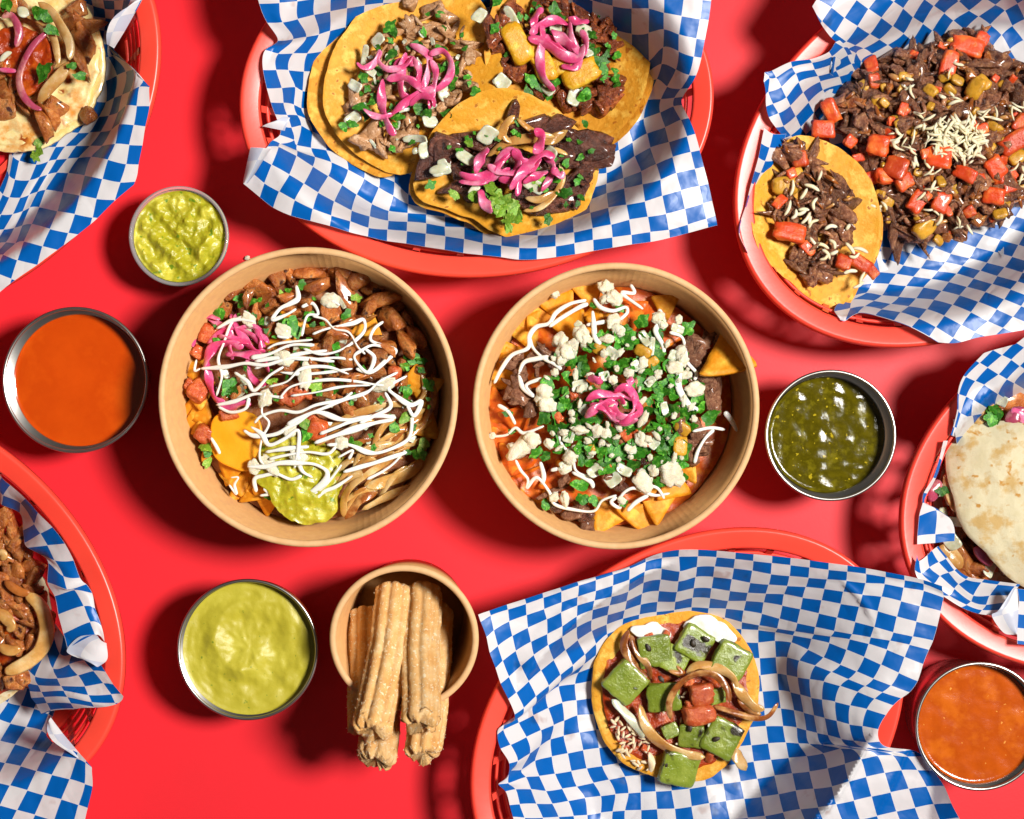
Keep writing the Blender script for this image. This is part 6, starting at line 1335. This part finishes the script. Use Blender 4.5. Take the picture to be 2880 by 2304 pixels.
for x, y, s, kind in ((1370, 1110, 1.15, 'diced_tomato'), (1390, 990, 1.0, 'diced_tomato'), (1450, 1160, .5, 'diced_onion'), (1330, 1050, .5, 'diced_tomato')):
    px, py = zs(x, y); piece(kind, tS, px, py, HS2(px, py) + .6, s * .62, rot=(.1, .1, .1), rg=rg)
spray(tS, 'rice_grain', [zs(*p) for p in ((850, 1120), (960, 1160), (1080, 1260), (1120, 1430), (1020, 1440), (900, 1330))], 46, HS2, .16, .26, .3, rg, 8)
spray(tS, 'rice_grain', [zs(*p) for p in ((1100, 900), (1300, 900), (1500, 1100), (1450, 1300), (1200, 1300))], 24, HS2, .16, .24, .3, rg, 12)
spray(tS, 'diced_tomato', inn, 14, HS2, .15, .3, .2, rg, 30)

# ------------------------------------------------------------------ top left: cheese tortilla with chicken
cT = (40, 175); zt1 = Z(0, 0, 4.49)
tT = thing('cheese_chicken_tortilla', 'browned cheesy tortilla with sauced chicken and onion in the top left corner', 'tortilla dish', (*P(*cT, 1)[:2], .9))
oT = [(cT[0] + 255 * math.cos(a), cT[1] + 255 * math.sin(a)) for a in np.linspace(0, 6.28, 36, endpoint=False)]
HT = tortilla(tT, 'flour_base', oT, cT, 1.2, 'melted_cheese', curl=.01, thick=.35, seed=18, jag=.03)
inT = [(cT[0] + (x - cT[0]) * .93, cT[1] + (y - cT[1]) * .93) for x, y in oT]
V, F = disc_field([P(x, y, 1.4) for x, y in inT], P(*cT, 1.4), lambda x, y: 1.42 + .28 * N3(x * .9, y * .9, 4) + .12 * N3(x * 2.6, y * 2.6, 4), thick=.4, nr=32, na=110, jag=.05, seed=6)
build('melted_cheese', V, F, M['melted_cheese'], tT)
o = [P(*zt1(*p), 1.8) for p in ((0, 420), (150, 330), (420, 400), (650, 520), (700, 760), (620, 950), (450, 1150), (330, 1250), (200, 1000), (0, 820), (-200, 600))]
V, F = disc_field(o, P(*zt1(300, 700), 1.8), lambda x, y: 1.95 + .15 * N3(x * 1.8, y * 1.8, 4) + .06 * N3(x * 5, y * 5, 4), thick=.5, nr=20, na=80, jag=.08, seed=8)
build('red_sauce', V, F, M['red_sauce'], tT)
heap(tT, 'chicken_piece', [(*zt1(x, y), s) for x, y, s in ((1000, 400, 1.3), (1100, 600, 1.3), (1050, 780, 1.2), (900, 250, 1.2), (1150, 300, 1.1), (480, 1520, 1.5), (560, 1450, 1.2), (700, 1330, 1.1), (40, 1150, 1.2), (60, 1350, 1.2), (300, 1300, 1.1), (950, 120, 1.0), (180, 1050, 1.1), (150, 30, 1.0), (1100, 1450, .8), (250, 60, .9), (30, 900, 1.0), (100, 700, 1.0))], HT, .45, rg, k=.62)
for pts, w, m_, dz in (([(480, 30), (650, 150), (780, 350), (880, 560), (880, 760)], .75, 'grilled_onion', 1.3), ([(330, 210), (450, 230), (600, 330), (680, 500), (720, 680), (740, 820)], .6, 'grilled_onion', 1.1), ([(870, 780), (760, 950), (600, 1130), (480, 1300)], .9, 'grilled_onion', 1.2), ([(600, 400), (430, 560), (300, 780), (240, 1000), (290, 1200), (400, 1330), (530, 1390)], .55, 'red_onion_grilled', 1.4), ([(20, 220), (130, 190), (210, 300), (240, 440), (200, 600)], .6, 'red_onion_grilled', 1.2), ([(-20, 880), (100, 890), (220, 900)], .4, 'pickled_onion', 1.2), ([(-10, 780), (80, 690), (150, 660)], .4, 'onion_translucent', 1.2), ([(220, 100), (300, 160), (370, 190)], .9, 'onion_translucent', 1.1), ([(0, 120), (120, 110), (250, 150)], .4, 'grilled_onion', 1.0)):
    strip('onion_strip', tT, [zt1(*p) for p in pts], HT, w * .75, .14, m_, dz=dz, twist=.4, seed=rg.random() * 9, wob=.12, p=3, tip=.12, taper=.4)
heap(tT, 'cilantro_leaf', [(*zt1(x, y), s) for x, y, s in ((520, 180, .8), (580, 220, .6), (650, 380, .7), (530, 920, .9), (600, 860, .7), (1010, 960, .6), (910, 830, .5), (90, 40, .8), (60, 60, .6), (330, 1640, .0001), (450, 150, .6))], HT, 1.5, rg, k=.6)
for x, y in ((395, 60), (350, 200), (390, 160)): piece('pale_cilantro', tT, *Z(0, 384, 3.593)(x, y), 1.5, .35, rg=rg, name='cilantro_leaf')

# ------------------------------------------------------------------ bottom left: chicken and onion tortilla
cU = (-120, 1740); zu = Z(0, 1260, 4.49)
tU = thing('chicken_onion_tortilla', 'tortilla piled with sauced chicken and pale onion, cut by the left edge', 'tortilla dish', (*P(*cU, 1)[:2], 1.0))
oU = [(cU[0] + 262 * math.cos(a), cU[1] + 270 * math.sin(a)) for a in np.linspace(0, 6.28, 36, endpoint=False)]
HU = tortilla(tU, 'flour_base', oU, cU, 1.5, 'flour_tortilla', curl=.02, thick=.3, seed=19, jag=.02)
V, F = disc_field([P(cU[0] + (x - cU[0]) * .95, cU[1] + (y - cU[1]) * .93, 1.8) for x, y in oU], P(*cU, 1.8), lambda x, y: 2.0 + .3 * N3(x * .9, y * .9, 4) + .12 * N3(x * 2.6, y * 2.6, 4), thick=.5, nr=28, na=100, jag=.06, seed=9)
build('sauced_filling', V, F, M['red_sauce'], tU)
spray(tU, 'chicken_piece', [(-60, 1440), (30, 1450), (75, 1520), (110, 1620), (130, 1740), (110, 1850), (60, 1910), (-20, 1960), (-80, 1900)], 70, HU, .4, .72, .8, rg, 20)
for pts, w, m_ in (([(330, 1850), (480, 1960), (560, 2120), (590, 2320), (520, 2540), (380, 2680), (200, 2780), (60, 2830)], 1.0, 'grilled_onion'), ([(-40, 2050), (60, 2130), (140, 2240), (100, 2320)], .8, 'grilled_onion'), ([(0, 1290), (50, 1350), (20, 1420)], .6, 'grilled_onion'), ([(60, 1680), (160, 1760), (260, 1820), (380, 1840)], .6, 'brown_onion'), ([(-20, 2500), (120, 2560), (260, 2540)], .7, 'grilled_onion')):
    strip('onion_strip', tU, [zu(*p) for p in pts], HU, w * .8, .2, m_, dz=1.45, twist=.25, seed=rg.random() * 9, wob=.1, p=3)

# ------------------------------------------------------------------ right: folded flour tortilla
cQ = (2900, 1420)
tQ = thing('folded_flour_tortilla', 'browned pale flour tortilla folded over chicken and onion at the right edge', 'tortilla dish', (*P(*cQ, 1)[:2], 1.0))
oQ = [(2676, 1256), (2692, 1215), (2732, 1194), (2800, 1186), (2900, 1196), (3050, 1240), (3150, 1350), (3130, 1500), (3050, 1600), (2950, 1672), (2871, 1646), (2814, 1597), (2773, 1549), (2736, 1520), (2703, 1470), (2689, 1402), (2671, 1337)]
oQ2 = [(2655, 1330), (2660, 1240), (2700, 1165), (2752, 1120), (2790, 1105), (2900, 1110), (3050, 1160), (3180, 1330), (3150, 1560), (3000, 1720), (2870, 1690), (2760, 1680), (2690, 1620), (2640, 1520), (2625, 1420)]
tortilla(tQ, 'lower_tortilla', oQ2, cQ, 1.4, 'flour_tortilla', curl=.0, thick=.25, seed=22, wav=.2)
spray(tQ, 'chicken_piece', [(2640, 1420), (2660, 1300), (2700, 1190), (2780, 1120), (2880, 1125), (2900, 1400), (2880, 1690), (2780, 1670), (2690, 1590)], 46, lambda a, b: 1.7, .55, .95, .5, rg, 30)
spray(tQ, 'diced_onion', [(2640, 1420), (2700, 1190), (2780, 1120), (2880, 1125), (2860, 1690), (2780, 1660), (2690, 1590)], 20, lambda a, b: 2.6, .3, .6, .3, rg, 30)
heap(tQ, 'cilantro_leaf', [(2795, 1168, .6), (2790, 1180, .5), (2800, 1160, .5), (2650, 1380, .4)], lambda a, b: 3.1, .2, rg)
for pts, w, m_, z in (([(2830, 1190), (2860, 1165), (2890, 1160)], .8, 'red_onion_grilled', 3.3), ([(2845, 1150), (2870, 1170), (2890, 1190)], .6, 'pickled_onion', 3.3), ([(2740, 1190), (2770, 1160), (2790, 1130)], .9, 'grilled_onion', 3.0), ([(2615, 1410), (2630, 1380), (2640, 1350)], .7, 'red_onion_grilled', 3.2), ([(2662, 1330), (2672, 1390), (2690, 1440)], .6, 'grilled_onion', 3.2), ([(2640, 1540), (2680, 1560), (2700, 1600)], .9, 'grilled_onion', 2.8), ([(2740, 1540), (2770, 1570), (2790, 1590)], .6, 'red_onion_grilled', 3.0), ([(2690, 1600), (2740, 1640), (2800, 1650)], .9, 'brown_onion', 2.4)):
    strip('onion_strip', tQ, [(x, y, z) for x, y in pts], None, w, .25, m_, twist=.4, seed=rg.random() * 9, p=3)
def zq(x, y):
    p = P(*cQ, 4.2); d = math.hypot((x - p[0]) / 4.4, (y - p[1]) / 4.2)
    return 4.35 - .9 * d ** 3 + .14 * N3(x * .6, y * .6, 3) + .05 * N3(x * 2, y * 2, 3)
V, F = disc_field([P(x, y, 4.0) for x, y in oQ], P(*cQ, 4.2), zq, thick=.28, nr=30, na=110, jag=.008, seed=23)
build('upper_tortilla', V, F, M['flour_tortilla'], tQ)

# ------------------------------------------------------------------ crumbs on the table
for px, py, k, s in ((696, 726, 'cheese_crumb', .16),):
    q = piece(k, None, px, py, s * .5, s, rg=rg, name='food_crumb')
    tag(q, 'tiny pale crumb on the red table beside the left bowl', 'crumb')
